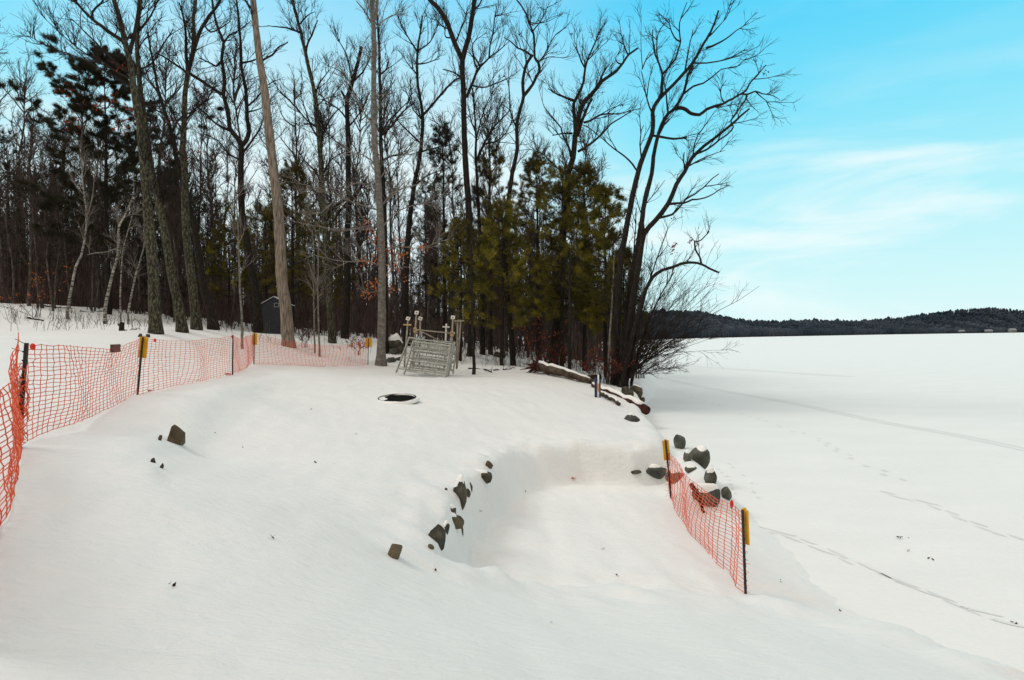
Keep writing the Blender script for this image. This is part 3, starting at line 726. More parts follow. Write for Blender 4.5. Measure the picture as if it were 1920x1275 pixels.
hero("oak_tree", "stout dark tree with a ragged spreading crown, among the green pines", 38, [
    ([(1036, 690), (1042, 640), (1048, 553), (1055, 449), (1061, 398), (1065, 328), (1074, 297), (1079, 250), (1087, 210), (1096, 190), (1106, 180), (1118, 166), (1127, 154), (1142, 143), (1156, 133), (1168, 118), (1179, 102), (1196, 90)], 9.5, 1.6),
    ([(1079, 250), (1077, 222), (1076, 194), (1085, 175), (1094, 154), (1097, 128), (1103, 108), (1112, 88), (1120, 68), (1126, 54)], 3.6, 1),
    ([(1078, 190), (1062, 184), (1046, 177), (1036, 172), (1027, 166)], 2.4, .9), ([(1083, 255), (1092, 225), (1100, 205), (1110, 186)], 3.4, 2.2), ([(1084, 284), (1098, 276), (1112, 266), (1128, 252), (1144, 234), (1162, 222), (1183, 209)], 2.6, .9), ([(1094, 230), (1108, 226), (1124, 216), (1142, 213), (1160, 214), (1184, 207)], 2.2, .8), ([(1074, 300), (1066, 275), (1056, 255), (1052, 240), (1040, 225), (1020, 200)], 2.4, .8), ([(1073, 250), (1056, 250), (1036, 254)], 2, .9), ([(1097, 128), (1090, 115), (1082, 95), (1074, 80)], 1.8, .6), ([(1178, 103), (1172, 92), (1168, 78), (1169, 65)], 1.6, .7), ([(1164, 120), (1156, 115), (1155, 108), (1162, 95)], 1.4, .5), ([(1110, 180), (1120, 160), (1130, 140), (1142, 120)], 2, .7), ([(1100, 115), (1115, 100), (1130, 85)], 1.5, .5), ([(1068, 330), (1045, 315), (1020, 290), (995, 280)], 1.9, .6), ([(1128, 152), (1130, 138), (1140, 122)], 1.5, .5)],
    "bark", flare=1.15, tw=.9, t0=.45, leaves=lv([(1165, 198), (1072, 65), (1130, 175), (1112, 200), (1108, 70)], .07, 9, .06, "twig"))
M_Y = 31
hero("maple_tree", "tall dark tree leaning toward the ice with a snapped stub", M_Y, [
    ([(1152, 722), (1155, 660), (1158, 580), (1162, 500), (1172, 440), (1185, 372), (1196, 325), (1211, 279), (1223, 250), (1224, 225), (1224, 206), (1231, 192), (1243, 178), (1261, 160), (1281, 138), (1298, 118), (1312, 96), (1320, 80), (1332, 62), (1340, 42), (1347, 20)], 7.5, 1.6),
    ([(1224, 254), (1240, 257), (1262, 260), (1288, 258)], 2.4, 1.8),
    ([(1240, 182), (1240, 160), (1242, 140), (1236, 120), (1229, 103), (1225, 80), (1224, 55)], 2.6, .9), ([(1243, 138), (1256, 124), (1266, 111), (1272, 92), (1276, 78), (1273, 55), (1278, 30), (1288, 4)], 2.2, .7), ([(1276, 78), (1264, 70), (1256, 50), (1255, 35)], 1.6, .6), ([(1235, 118), (1231, 95), (1233, 66), (1245, 45), (1257, 34)], 1.5, .5), ([(1222, 210), (1214, 190), (1208, 160), (1202, 132)], 1.7, .6), ([(1204, 130), (1212, 110), (1218, 98)], 1.2, .5), ([(1196, 322), (1186, 308), (1170, 292), (1150, 278), (1130, 260), (1100, 236)], 1.9, .7), ([(1203, 300), (1200, 270), (1203, 245), (1207, 235)], 1.5, .6), ([(1325, 90), (1345, 82), (1362, 72), (1380, 58), (1404, 42)], 2.2, .6), ([(1330, 68), (1345, 52), (1362, 34)], 1.6, .5), ([(1284, 136), (1288, 110), (1294, 80), (1299, 55)], 1.7, .6), ([(1300, 118), (1325, 118), (1360, 112), (1400, 98), (1425, 85)], 1.6, .4)],
    "bark", flare=1.2, tw=.36, t0=.55, L1=(.6, 2.2), up=.08, group="trees at the point of the shore")
hero("maple_tree", "dark shore tree whose one long limb bends out to the far right", M_Y + .8, [
    ([(1161, 720), (1170, 650), (1177, 580), (1184, 520), (1193, 473), (1203, 420), (1209, 377), (1222, 325), (1227, 280), (1240, 235), (1253, 213), (1266, 202), (1282, 174), (1289, 145), (1297, 124), (1306, 106), (1318, 86), (1330, 62)], 7, 1.4),
    ([(1266, 204), (1280, 203), (1288, 207), (1296, 213), (1312, 215), (1325, 205), (1340, 199), (1356, 194), (1368, 188), (1380, 181), (1398, 170), (1405, 158), (1412, 148), (1424, 136), (1436, 122)], 3.8, .9),
    ([(1388, 176), (1402, 177), (1416, 171), (1430, 176), (1447, 178), (1462, 187)], 2, .5), ([(1416, 171), (1428, 182), (1446, 197)], 1.3, .4), ([(1253, 214), (1250, 190), (1248, 165), (1242, 145)], 2, .7), ([(1282, 176), (1300, 162), (1318, 156), (1335, 145), (1352, 130), (1382, 124), (1400, 108)], 2, .5), ([(1358, 192), (1352, 182), (1352, 165), (1362, 150)], 1.3, .5), ([(1400, 176), (1396, 190), (1382, 208), (1372, 225)], 1.6, .8), ([(1410, 150), (1422, 140), (1430, 115)], 1.3, .4), ([(1234, 255), (1245, 235), (1256, 222)], 2, .8), ([(1292, 140), (1310, 120), (1335, 118)], 1.4, .4)],
    "bark", flare=1.2, tw=.33, t0=.6, L1=(.5, 2.1), up=.08, group="trees at the point of the shore", leaves=lv([(1435, 137)], .08, 14, .07, "twig"))
hero("maple_tree", "dark tree at the shore splitting low into a long straight limb slanting far right", M_Y - .6, [
    ([(1166, 720), (1176, 650), (1183, 590), (1192, 530), (1200, 480), (1207, 440), (1229, 413), (1253, 382), (1268, 346), (1284, 322), (1297, 297), (1320, 274), (1346, 254), (1372, 233), (1388, 218), (1405, 204)], 8, 1.6),
    ([(1302, 290), (1325, 280), (1350, 262), (1372, 244), (1374, 234)], 2, 1.2), ([(1372, 236), (1371, 226), (1378, 215), (1390, 198), (1402, 180)], 1.5, .9), ([(1253, 383), (1268, 381), (1282, 381), (1298, 374), (1312, 373), (1330, 368), (1348, 356)], 2.4, .9), ([(1231, 410), (1246, 406), (1260, 402), (1274, 389), (1286, 374), (1304, 363), (1320, 351), (1335, 335), (1348, 326)], 2.4, .8), ([(1284, 322), (1283, 308), (1281, 298), (1283, 285)], 1.7, .8), ([(1300, 294), (1302, 270), (1310, 250), (1318, 240)], 1.5, .4), ([(1290, 312), (1312, 300), (1335, 290), (1360, 282)], 1.6, .4), ([(1207, 445), (1203, 410), (1208, 376), (1214, 350)], 4.0, 3.2)],
    "bark", flare=1.2, tw=.33, t0=.6, L1=(.5, 2.1), up=.08, group="trees at the point of the shore", leaves=lv([(1261, 407)], .1, 12, .06))
hero("maple_tree", "low broken maple whose hooked dead limb hangs out over the shore ice", M_Y - 1.2, [
    ([(1163, 724), (1172, 690), (1184, 640), (1196, 590), (1210, 545), (1224, 519), (1236, 510), (1250, 504), (1268, 498), (1284, 493), (1300, 492), (1315, 495), (1330, 503), (1348, 511)], 4.5, 1.8),
    ([(1315, 494), (1312, 482), (1306, 472), (1303, 463), (1302, 452), (1306, 453), (1316, 449), (1322, 442), (1330, 434)], 1.8, .9)],
    "bark", flare=1.1, tw=.25, t0=.5, L1=(.3, .9), group="trees at the point of the shore", leaves=lv([(1260, 462), (1262, 470), (1266, 457), (1293, 452)], .09, 14, .07))

for lab, pts in (("thin straight stem between the leaning shore trees", [(1168, 719), (1176, 640), (1183, 560), (1189, 470), (1193, 390)]),
                 ("thin stem slanting right in front of the leaning shore trees", [(1176, 718), (1190, 640), (1208, 560), (1230, 490), (1248, 440)]),
                 ("thin stem slanting low over the ice from the leaning shore trees", [(1184, 716), (1204, 640), (1230, 570), (1264, 510)]),
                 ("pale thin trunk standing just left of the leaning shore trees", [(1140, 712), (1143, 640), (1148, 560), (1152, 470)])):
    hero("young_tree", lab, 30.4, [(pts, 2.6, .9)], "bark_grey" if lab[0] == "p" else "bark", group="trees at the point of the shore", flare=1.1, tw=.6, L1=(.5, 1.4), up=.08)
# birches
hero("birch_tree", "white birch leaning right with a horizontal side branch, left of the lichen trunks", 36, [
    ([(197, 582), (204, 545), (213, 505), (221, 478), (222, 450), (223, 425), (232, 408), (243, 385), (251, 360), (250, 328)], 3.4, 1.2),
    ([(221, 466), (212, 468), (200, 472), (182, 474), (164, 478)], 1.3, .8), ([(223, 425), (220, 400), (219, 385)], 2, .8), ([(228, 412), (240, 404), (250, 402)], 1.2, .5)],
    "birch", group="white birches on the left slope", twmat="twig_pale", flare=1.1, tw=.4, L1=(.4, 1.2))
hero("birch_tree", "white birch with a gently S-curved stem, leftmost of the birches", 38, [
    ([(126, 584), (134, 540), (142, 500), (152, 480), (160, 440), (163, 410), (161, 385), (156, 350), (153, 310), (150, 270)], 3.0, 1.1),
    ([(163, 405), (170, 385), (176, 350), (178, 320)], 1.6, .7), ([(158, 365), (145, 352), (135, 335), (126, 315)], 1.2, .6)],
    "birch", group="white birches on the left slope", twmat="twig_pale", flare=1.1, tw=.5, L1=(.4, 1.3))
hero("birch_tree", "thin white birch leaning right, beside the first big trunk", 37, [
    ([(240, 590), (247, 550), (256, 510), (268, 470), (278, 430), (285, 390)], 2.2, .8), ([(262, 490), (268, 470), (270, 455)], 1, .5)],
    "birch", group="white birches on the left slope", twmat="twig_pale", flare=1.1, tw=.5, L1=(.4, 1.1))
hero("birch_tree", "thin grey birch rising straight behind the horizontal branch of its neighbour", 38, [
    ([(226, 586), (226, 540), (228, 500), (230, 470), (238, 440), (245, 415), (250, 395)], 1.8, .7)],
    "birch", group="white birches on the left slope", twmat="twig_pale", flare=1.1, tw=.5, L1=(.4, 1.1))
hero("young_tree", "slim speckled sapling rising behind the net, left of the dark shed", 29, [
    ([(454, 631), (453, 590), (450, 540), (448, 480), (446, 420), (443, 370), (438, 330)], 2.0, .6)], "bark_grey", group="slim saplings near the net", twmat="twig_pale", flare=1.15, tw=.5, L1=(.4, 1.2))
hero("young_tree", "slim grey sapling rising just right of the dead trunk, left one of a pair", 34, [
    ([(590, 648), (589, 600), (588, 540), (589, 480), (586, 430)], 1.5, .6)], "bark_grey", group="slim saplings near the net", twmat="twig_pale", flare=1.1, tw=.5, L1=(.4, 1.2))
hero("young_tree", "slim grey sapling rising just right of the dead trunk, right one of a pair", 33, [
    ([(599, 651), (597, 600), (596, 540), (597, 480), (599, 420)], 1.6, .6)], "bark_grey", group="slim saplings near the net", twmat="twig_pale", flare=1.1, tw=.5, L1=(.4, 1.2))
hero("young_tree", "black slender sapling standing alone on the snow right of the dock frames", 30, [
    ([(889, 703), (888, 670), (886, 630), (886, 580), (884, 520), (884, 450), (880, 380)], 3.3, 1.0)], "bark", group="slim saplings near the net", flare=1.2, tw=.4, L1=(.4, 1.2))
hero("young_tree", "dark straight sapling standing above the fallen log", 32, [
    ([(1068, 696), (1068, 660), (1069, 600), (1068, 540), (1070, 470)], 3.6, 1.6)], "bark", group="slim saplings near the net", flare=1.1, tw=.4, L1=(.4, 1.2))

# ------------------------------------------------------------------ pines
def pine_parts(h, wid, low_f, tufts, plume=.5, rise=.25, flat=False):
    """local meshes of a white pine: trunk (with boughs) and foliage"""
    tr = MB(); fo = MB()
    zz = np.linspace(-.4, h, 14)
    P = np.stack([np.cumsum(rng.normal(0, .02, 14)), np.cumsum(rng.normal(0, .02, 14)), zz], -1)
    tubes(tr, P, np.linspace(h * .011 + .03, .015, 14), 7, cap=True)
    z = h * low_f; B = []
    while z < h * .985:
        f = (z / h - low_f) / (1 - low_f)
        R_ = wid * (math.sin(min(1, (1 - f) * 1.25 + .06) * math.pi / 2)) * rng.uniform(.7, 1.1)
        n = rng.integers(3, 6)
        a0 = rng.random() * 6.28
        for i in range(n):
            if rng.random() < .12: continue
            a = a0 + i * 6.28 / n + rng.normal(0, .25)
            ln = R_ * rng.uniform(.55, 1.15)
            el = rise + rng.normal(0, .12) + .5 * f
            s = np.linspace(0, 1, 6)[:, None]
            d = np.array([math.cos(a), math.sin(a), 0])
            bx = np.interp(z, zz, P[:, 0]); by = np.interp(z, zz, P[:, 1])
            b = np.array([bx, by, z]) + d * s * ln + np.array([0, 0, 1]) * (s * el * ln + .12 * ln * s ** 2) + rng.normal(0, .02, (6, 3))
            B.append(b)
        z += h * (rng.uniform(.030, .048) if flat else rng.uniform(.042, .07))
    B = np.array(B)
    tubes(tr, B, rads(B, .03, .008), 4)
    sub = spawn(B, 9 if flat else 6, (.14 if flat else .22) * wid, (.32 if flat else .5) * wid, .5, .95, .15, .3, 4)
    if flat: sub[:, :, 2] = sub[:, :1, 2] + (sub[:, :, 2] - sub[:, :1, 2]) * .35
    tubes(tr, sub, rads(sub, .012, .005), 3)
    allb = np.concatenate([B[:, 1:5], sub], 0)
    # needle tufts
    nT = tufts
    m_ = rng.integers(0, len(allb), nT); t = rng.uniform(.25, 1, nT) ** .7 * 3; i = np.clip(t.astype(int), 0, 2); f = (t - i)[:, None]
    A = allb[m_, i]; Bq = allb[m_, i + 1]; C = A + (Bq - A) * f; tan = nrm(Bq - A)
    C = C + rng.normal(0, .05 * plume * 2, C.shape)
    kk = 11
    C = np.repeat(C, kk, 0); tan = np.repeat(tan, kk, 0)
    d = nrm(tan * .5 + rng.normal(0, .6, C.shape) + np.array([0, 0, .3]))
    L_ = rng.uniform(.16, .34, (len(C), 1)) * plume * 2
    sd = nrm(np.cross(d, rng.normal(size=C.shape))) * rng.uniform(.007, .015, (len(C), 1)) * plume * 2
    V = np.stack([C - sd, C + sd, C + d * L_], 1)
    fo.add(V, None, np.arange(len(C) * 3).reshape(-1, 3))
    return tr, fo

def pine(px, ytop, Y, wid_px, label, mat_, low_f=.25, tufts=1800, rise=.15, group="young pines among the bare trees", name="pine_tree", plume=.5, flat=False):
    b = ground_at(px, Y)
    top = at(px, ytop, Y)
    h = top[2] - b[2]
    tr, fo = pine_parts(h, wid_px * Y / F, low_f, tufts, plume, rise, flat)
    e = empty(name, b, label, "tree", group)
    for nm, q, mt in (("trunk", tr, "bark"), ("foliage", fo, mat_)):
        o = bpy.data.objects.new(nm, q.mesh(nm, M[mt], nm == "trunk")); COL.objects.link(o); o.parent = e
    return e

pine(205, 112, 46, 168, "big dark pine with plumed boughs, behind the leftmost big trunks", "pine_dark", .22, 21000, .38, group="dark pines on the left slope", plume=.6, flat=True)
pine(95, 330, 55, 100, "dark pine low at the left, behind the white birches", "pine_dark", .25, 1700, .1, group="dark pines on the left slope", plume=.6)
pine(20, 250, 60, 100, "dark pine at the left border of the view", "pine_dark", .25, 1700, .15, group="dark pines on the left slope", plume=.6)
pine(322, 330, 52, 87, "dark pine showing between the lichen trunks", "pine_dark", .12, 2970, .1, group="dark pines on the left slope", plume=.6)
pine(548, 315, 46, 77, "olive pine right behind the dead trunk", "pine_brown", .25, 3510, .2)
pine(500, 395, 50, 77, "dull green pine left of the dead trunk above the shed", "pine_olive", .3, 2970, .1)
pine(430, 430, 52, 68, "dull green pine behind the slim speckled sapling", "pine_olive", .3, 2295, .1)
pine(600, 400, 55, 75, "dull green pine behind the slim lichen-footed tree", "pine_olive", .25, 2565, .1)
pine(835, 228, 46, 52, "thin dark green pine left of the tall forked tree", "pine_dark", .2, 3240, .15)
pine(800, 330, 56, 52, "sparse pine behind the dock frames", "pine_dark", .15, 2025, .1)
pine(920, 262, 42, 66, "ragged olive pine between the tall forked tree and the bending tree", "pine_brown", 0.26, 3060, .15)
pine(862, 420, 36, 63, "low olive pine above the dock frames", "pine_olive", 0.32, 1734, .05)
pine(940, 380, 35, 78, "broad young olive pine above the bare bank", "pine_olive", 0.24, 2652, .05)
pine(1010, 285, 40, 78, "tall olive pine right of the bending tree", "pine_brown", 0.26, 3672, .12)
pine(1052, 330, 36, 78, "bushy olive pine wrapped round the stout tree", "pine_olive", 0.26, 3672, .08)
pine(1096, 310, 37, 78, "tall bushy olive pine right of the stout tree", "pine_brown", 0.24, 3876, .12)
pine(1136, 352, 34, 66, "rightmost bushy olive pine beside the leaning shore trees", "pine_olive", 0.26, 3468, .08)
pine(1170, 470, 33, 52, "small olive pine in front of the leaning shore trees' trunks", "pine_olive", 0.34, 1326, .0)

# ------------------------------------------------------------------ the wood behind: individual thin trees
def bare_parts(h, spread, r):
    tr = MB(); cr = MB()
    n = 10
    P = np.stack([np.cumsum(rng.normal(0, .13, n)) , np.cumsum(rng.normal(0, .13, n)), np.linspace(-.5, h, n)], -1); P[0, :2] = 0
    tubes(tr, P, np.linspace(r, r * .15, n), 6, cap=True)
    q, ln = resample(P, 12)
    a = spawn(q[None], 30, spread * .6, spread * 1.35, .4, 1.0, .35, .25, 6, taper=.8)
    tubes(cr, a, rads(a, r * .3, .012), 4)
    b = spawn(a, 6, spread * .25, spread * .6, .4, .95, .25, .15, 5)
    tubes(cr, b, rads(b, .016, .008), 3)
    c = spawn(b, 4, .3, .8, .4, .9, .2, .2, 4)
    tubes(cr, c, rads(c, .010, .006), 3)
    return tr, cr
VAR = []
for (h, sp, r) in [(15, 2.6, .13), (13, 2.0, .10), (17, 3.0, .16), (11, 1.8, .08), (14, 2.3, .11), (19, 3.4, .2), (9, 1.5, .06)]:
    tr, cr = bare_parts(h, sp, r)
    VAR.append((tr.mesh("trunk", M["bark_wood"]), cr.mesh("crown", M["twig_wood"]), h))
def bg_tree(px, Y, hpx, v, label, group):
    b = ground_at(px, Y)
    tm, cm, h0 = VAR[v]
    e = empty("bare_tree", b, label, "tree", group)
    s = hpx * Y / F / h0
    e.rotation_euler = (rng.normal(0, .035), rng.normal(0, .035), rng.uniform(0, 6.28))
    e.scale = (s ** .8, s ** .8, s)
    for nm, me in (("trunk", tm), ("crown", cm)):
        o = bpy.data.objects.new(nm, me); COL.objects.link(o); o.parent = e
    return e
# taller ones first: they fill the sky between the big trunks
tall = [(10, 62, 520, 5), (-40, 60, 500, 2), (45, 65, 440, 0), (110, 60, 350, 4), (150, 66, 420, 2), (300, 60, 470, 0), (360, 62, 420, 1), (415, 58, 420, 4), (470, 62, 470, 2), (520, 66, 400, 0), (560, 62, 440, 5), (585, 70, 390, 1), (630, 60, 420, 4), (675, 66, 450, 0), (690, 58, 360, 6), (740, 60, 430, 2), (757, 66, 380, 1), (815, 60, 350, 4), (850, 58, 400, 3), (912, 55, 430, 0), (940, 60, 380, 4), (1020, 55, 370, 1), (1055, 52, 350, 3), (1112, 48, 410, 1), (1150, 44, 370, 3)]
for px, Y, hpx, v in tall:
    bg_tree(px, Y, hpx, v, "thin bare tree standing in the wood, its twigs against the sky", "thin bare trees of the wood")
for i in range(150):
    px = rng.uniform(-60, 1165) if i < 110 else rng.uniform(740, 1165); Y = rng.uniform(42, 74)
    if px > 1000: Y = rng.uniform(38, 56)
    hp = rng.uniform(200, 360) * (.8 if px > 720 else 1)
    bg_tree(px, Y, hp, int(rng.integers(0, 7)), "thin bare tree standing in the wood, its twigs against the sky", "thin bare trees of the wood")

# deep wood that reads as one mass
mb = MB()
n = 2900
px = rng.uniform(-150, 1190, n); Y = rng.uniform(62, 125, n); Y = np.where(px > 900, rng.uniform(50, 78, n), Y)
kp = (px < 720) | (rng.random(n) < .5); px = px[kp]; Y = Y[kp]; n = len(px)
P0 = np.array([ground_at(a, b) for a, b in zip(px, Y)])
ht = rng.uniform(4, 13, n) * np.where(px < 400, 1.6, np.where(px < 720, 1.25, 1.0)) * np.where((px > 735) & (px < 905), .8, 1)
top = P0 + np.stack([rng.normal(0, .5, n), rng.normal(0, .5, n), ht], -1)
P = np.stack([P0 - [0, 0, .3], P0 * .5 + top * .5 + rng.normal(0, .12, (n, 3)), top], 1)
tubes(mb, P, rads(P, .09, .02), 4)
tw = spawn(P, 9, 1.0, 3.2, .5, 1.2, .3, .12, 4)
tubes(mb, tw, rads(tw, .032, .016), 3)
tw2 = spawn(tw, 3, .5, 1.4, .4, 1.0, .2, .2, 3)
tubes(mb, tw2, rads(tw2, .022, .014), 3)
# dense brush low down
n = 6500
px = rng.uniform(-150, 1185, n); Y = rng.uniform(48, 110, n); Y = np.where(px > 900, rng.uniform(42, 70, n), Y)
kp = (px < 720) | (rng.random(n) < .3); px = px[kp]; Y = Y[kp]; n = len(px)
P0 = np.array([ground_at(a, b) for a, b in zip(px, Y)])
ht = rng.uniform(1.0, 4.2, n)
top = P0 + np.stack([rng.normal(0, .5, n), rng.normal(0, .5, n), ht], -1)
P = np.stack([P0 - [0, 0, .2], P0 * .5 + top * .5 + rng.normal(0, .12, (n, 3)), top], 1)
tubes(mb, P, rads(P, .035, .014), 3)
tw = spawn(P, 3, .4, 1.3, .4, 1.1, .2, .1, 3)
tubes(mb, tw, rads(tw, .024, .012), 3)
tag(mb.build("woodland", M["wood_mass"]), "dense dark tangle of the wood's interior", None, None, "stuff")

# ------------------------------------------------------------------ shrubs at the shore
def shrub(px, py, Y, stems, ln, lean, label, mt="twig", group="bare shrubs along the shore", leaves=0, leafmat="leaf_red", name="bare_shrub", r=.02, spread=.5):
    b = ground_at(px, Y) if py is None else at(px, py, Y)
    e = empty(name, b, label, "shrub", group)
    mb = MB()
    S0 = b + rng.normal(0, .18, (stems, 3)) * [1, 1, 0]
    d = nrm(np.array(lean)[None] + rng.normal(0, spread, (stems, 3)) * [1, 1, .4]); d[:, 2] = np.abs(d[:, 2])
    L_ = rng.uniform(.5, 1.1, (stems, 1)) * ln
    pts = [S0 - [0, 0, .2]]; cur = S0; dd = d
    for s in range(6):
        pts.append(cur); cur = cur + dd * L_ / 6; dd = nrm(dd + rng.normal(0, .1, dd.shape) + np.array([lean[0] * .05, 0, -.03]))
    P = np.stack(pts + [cur], 1)
    tubes(mb, P, rads(P, r, .006), 4)
    a = spawn(P, 7, ln * .15, ln * .4, .3, .8, .15, .3, 5); tubes(mb, a, rads(a, r * .5, .005), 3)
    c = spawn(a, 4, ln * .06, ln * .18, .3, .8, .1, .2, 4); tubes(mb, c, rads(c, .007, .004), 3)
    mb.build("stems", M[mt], e)
    if leaves:
        lm = MB(); Q = np.concatenate([a[:, 2:].reshape(-1, 3), c[:, 2:].reshape(-1, 3)]); Q = Q[rng.integers(0, len(Q), leaves)]
        leaf_cloud(lm, Q, .05, 3, .055); lm.build("dead_leaves", M[leafmat], e)
    return e
shrub(1180, 702, 30, 34, 7.4, (.36, .1, 1.0), "tallest bare shrub, fanning right from the leaning shore trees", spread=.3, r=.026)
shrub(1188, 692, 32, 26, 6.0, (.7, .1, .75), "bare shrub reaching sideways over the ice at the shore trees", spread=.35, r=.022)
shrub(1196, 702, 29, 14, 2.6, (.8, -.1, .4), "low bare shrub spilling onto the ice below the shore trees", spread=.4, r=.018)
shrub(1206, 668, 40, 16, 3.6, (.5, .2, .6), "bare shrub farther along the shore behind the shore trees", spread=.4)
shrub(1200, 660, 52, 16, 4.0, (.4, .2, .7), "farthest bare shrub along the wooded shore", spread=.4)
shrub(1115, 705, 31, 16, 1.6, (.1, 0, .8), "red-leaved shrub beside the upper end of the log", "twig_red", "shrubs with red leaves", 84, "leaf_red", "leafy_shrub", .014)
shrub(1142, 712, 30, 18, 1.7, (.1, 0, .8), "red-leaved shrub at the foot of the leaning shore trees", "twig_red", "shrubs with red leaves", 97, "leaf_red", "leafy_shrub", .014)
shrub(1012, 690, 33.5, 14, 2.0, (0, 0, .9), "red-leaved shrub growing at the root end of the log", "twig_red", "shrubs with red leaves", 71, "leaf_red", "leafy_shrub", .014)
shrub(1052, 690, 34.5, 14, 1.9, (0, 0, .9), "red-leaved shrub at the foot of the stout tree", "twig_red", "shrubs with red leaves", 78, "leaf_red", "leafy_shrub", .014)
shrub(1010, 660, 38, 12, 3.8, (0, 0, 1), "shrub with orange leaves under the olive pines", "twig_red", "shrubs with orange leaves", 150, "leaf_orange", "leafy_shrub", .016)
shrub(75, 600, 38, 12, 3.6, (0, 0, 1), "shrub with orange leaves on the left slope", "twig_red", "shrubs with orange leaves", 90, "leaf_orange", "leafy_shrub", .016)
shrub(572, 645, 35, 10, 1.3, (0, 0, 1), "low dark shrub in the snow right of the dead trunk", "twig_red", "shrubs with red leaves", 26, "leaf_red", "leafy_shrub", .012)
shrub(672, 660, 34, 10, 1.2, (0, 0, .8), "low red-leaved shrub behind the end post of the net", "twig_red", "shrubs with red leaves", 39, "leaf_red", "leafy_shrub", .012)

# dry weeds on the left slope, brush along the wood's edge
mb = MB()
n = 1100
pxs = rng.uniform(-40, 270, n); Ys = rng.uniform(29.5, 40, n)
pxs[500:] = rng.uniform(830, 1140, 600); Ys[500:] = rng.uniform(33, 44, 600)
P0 = np.array([ground_at(a, b) for a, b in zip(pxs, Ys)])
pxs[:140] = rng.uniform(270, 720, 140); Ys[:140] = rng.uniform(33, 44, 140)
P0 = np.array([ground_at(a, b) for a, b in zip(pxs, Ys)])
keep = np.array([mnoise.noise(Vector((p[0] / 1.8, p[1] / 1.8, 3))) > .05 for p in P0]); P0 = P0[keep]; n = len(P0)
top = P0 + np.stack([rng.normal(0, .2, n), rng.normal(0, .2, n), rng.uniform(.2, 1.0, n)], -1)
P = np.stack([P0 - [0, 0, .1], P0 * .5 + top * .5, top], 1)
tubes(mb, P, rads(P, .012, .006), 3)
tw = spawn(P, 3, .15, .4, .4, .9, .2, .3, 3); tubes(mb, tw, rads(tw, .007, .004), 3)
tag(mb.build("dry_weeds", M["weed"]), "dry weed stalks poking through the snow by the wood", None, None, "stuff")

def fallen(pix, r, label, Ys=None, snow=False, side=True):
    P = []
    for i, (px, py) in enumerate(pix):
        h = hit(px, py + 2)
        P.append(h + [0, 0, r * .6])
    P = np.array(P); q, ln = resample(P, 8); q[1:-1] += rng.normal(0, .03, (6, 3))
    mb = MB(); tubes(mb, q, np.linspace(r, r * .5, 8), 6, cap=True)
    if side:
        a = spawn(q[None], 6, .3, .9, .5, 1.0, .2, .2, 4); tubes(mb, a, rads(a, r * .4, .006), 3)
    o = mb.build("fallen_branch", M["bark"]); tag(o, label, "branch", "fallen branches on the snow")
fallen([(78, 572), (105, 575), (135, 577)], .07, "long dark branch lying high on the left slope")
fallen([(150, 582), (175, 584), (195, 583)], .06, "dark branch lying at the foot of the white birches")
fallen([(52, 595), (68, 598), (82, 600)], .07, "short thick branch lying low on the left slope", side=False)
fallen([(878, 690), (905, 690), (922, 697)], .05, "forked branch lying on the snow right of the dock frames")
fallen([(925, 693), (945, 692), (965, 689)], .04, "thin branch lying on the snow left of the log's root end")
fallen([(872, 641), (895, 642), (920, 641)], .07, "straight branch propped level in the wood behind the dock frames", side=False)
fallen([(232, 618), (250, 617), (262, 614)], .03, "thin stick lying beside the small stump", side=False)

# ------------------------------------------------------------------ rocks
import bmesh
def ico(sub):
    bm = bmesh.new(); bmesh.ops.create_icosphere(bm, subdivisions=sub, radius=1)
    v = np.array([x.co[:] for x in bm.verts]); t = np.array([[q.index for q in f.verts] for f in bm.faces]); bm.free()
    return v, t
ICO = ico(3)
WG = "stones of the snowed-in ramp wall"
def rock(px, py, w, h, label, mt="rock", cap=True, dep=None, tilt=0, group="rocks showing through the snow", seed=None, sink=.35, capz=.35, capt=.05, name="rock"):
    """rock seen w x h pixels, its visible foot at pixel (px,py)"""
    if group == WG: w, h = w * 1.38, h * 1.3
    b = hit(px, py); k = b[1] / F
    sx, sz = w * k / 2, h * k / 2
    sy = (dep or (sx + sz) / 2)
    v, t = ICO
    sd = rng.uniform(0, 100) if seed is None else seed
    # faceted: cut by random planes
    V = v.copy()
    r_ = np.random.default_rng(int(sd * 1000))
    for _ in range(7 if mt == "rock_grey" else 16):
        nn = r_.normal(size=3); nn /= np.linalg.norm(nn); dd = r_.uniform(.6, .85) if mt == "rock_grey" else r_.uniform(.42, .8)
        ex = np.maximum(V @ nn - dd, 0); V = V - ex[:, None] * nn * .92
    V *= np.array([1 + .07 * mnoise.fractal(Vector(p * 1.6 + sd), 1, 2, 3) for p in v])[:, None]
    V = V / np.abs(V).max(0)
    V = V * [sx * 1.05, sy, sz * (1 + sink)]
    c, s = math.cos(tilt), math.sin(tilt)
    Rm = np.array([[c, 0, s], [0, 1, 0], [-s, 0, c]])
    V = V @ Rm.T
    ctr = b + np.array([0, sy * .35, sz * (1 - sink)]) + (np.array([-.45 * sx, .25 * sy, 0]) if group == WG else 0)
    e = empty(name, b, label, "rock", group)
    mb = MB(); mb.add(V + ctr, None, t); o = mb.build("stone", M[mt], e, mt == "rock_grey")
    if cap:
        if group == WG: capt = .03; capz = .55
        nzv = v[:, 2]
        wob = np.array([mnoise.noise(Vector(p * 2.2 + sd)) for p in v])
        msk = np.clip((nzv + .25 * wob - capz) * 4, 0, 1)
        C = V * (np.array([.9, .9, .8]) + msk[:, None] * np.array([.16, .16, .2])); C[:, 2] += msk * min(capt, .35 * sz)
        mb = MB(); mb.add(C + ctr, None, t); mb.build("snow_cap", M["cap"], e)
    return e

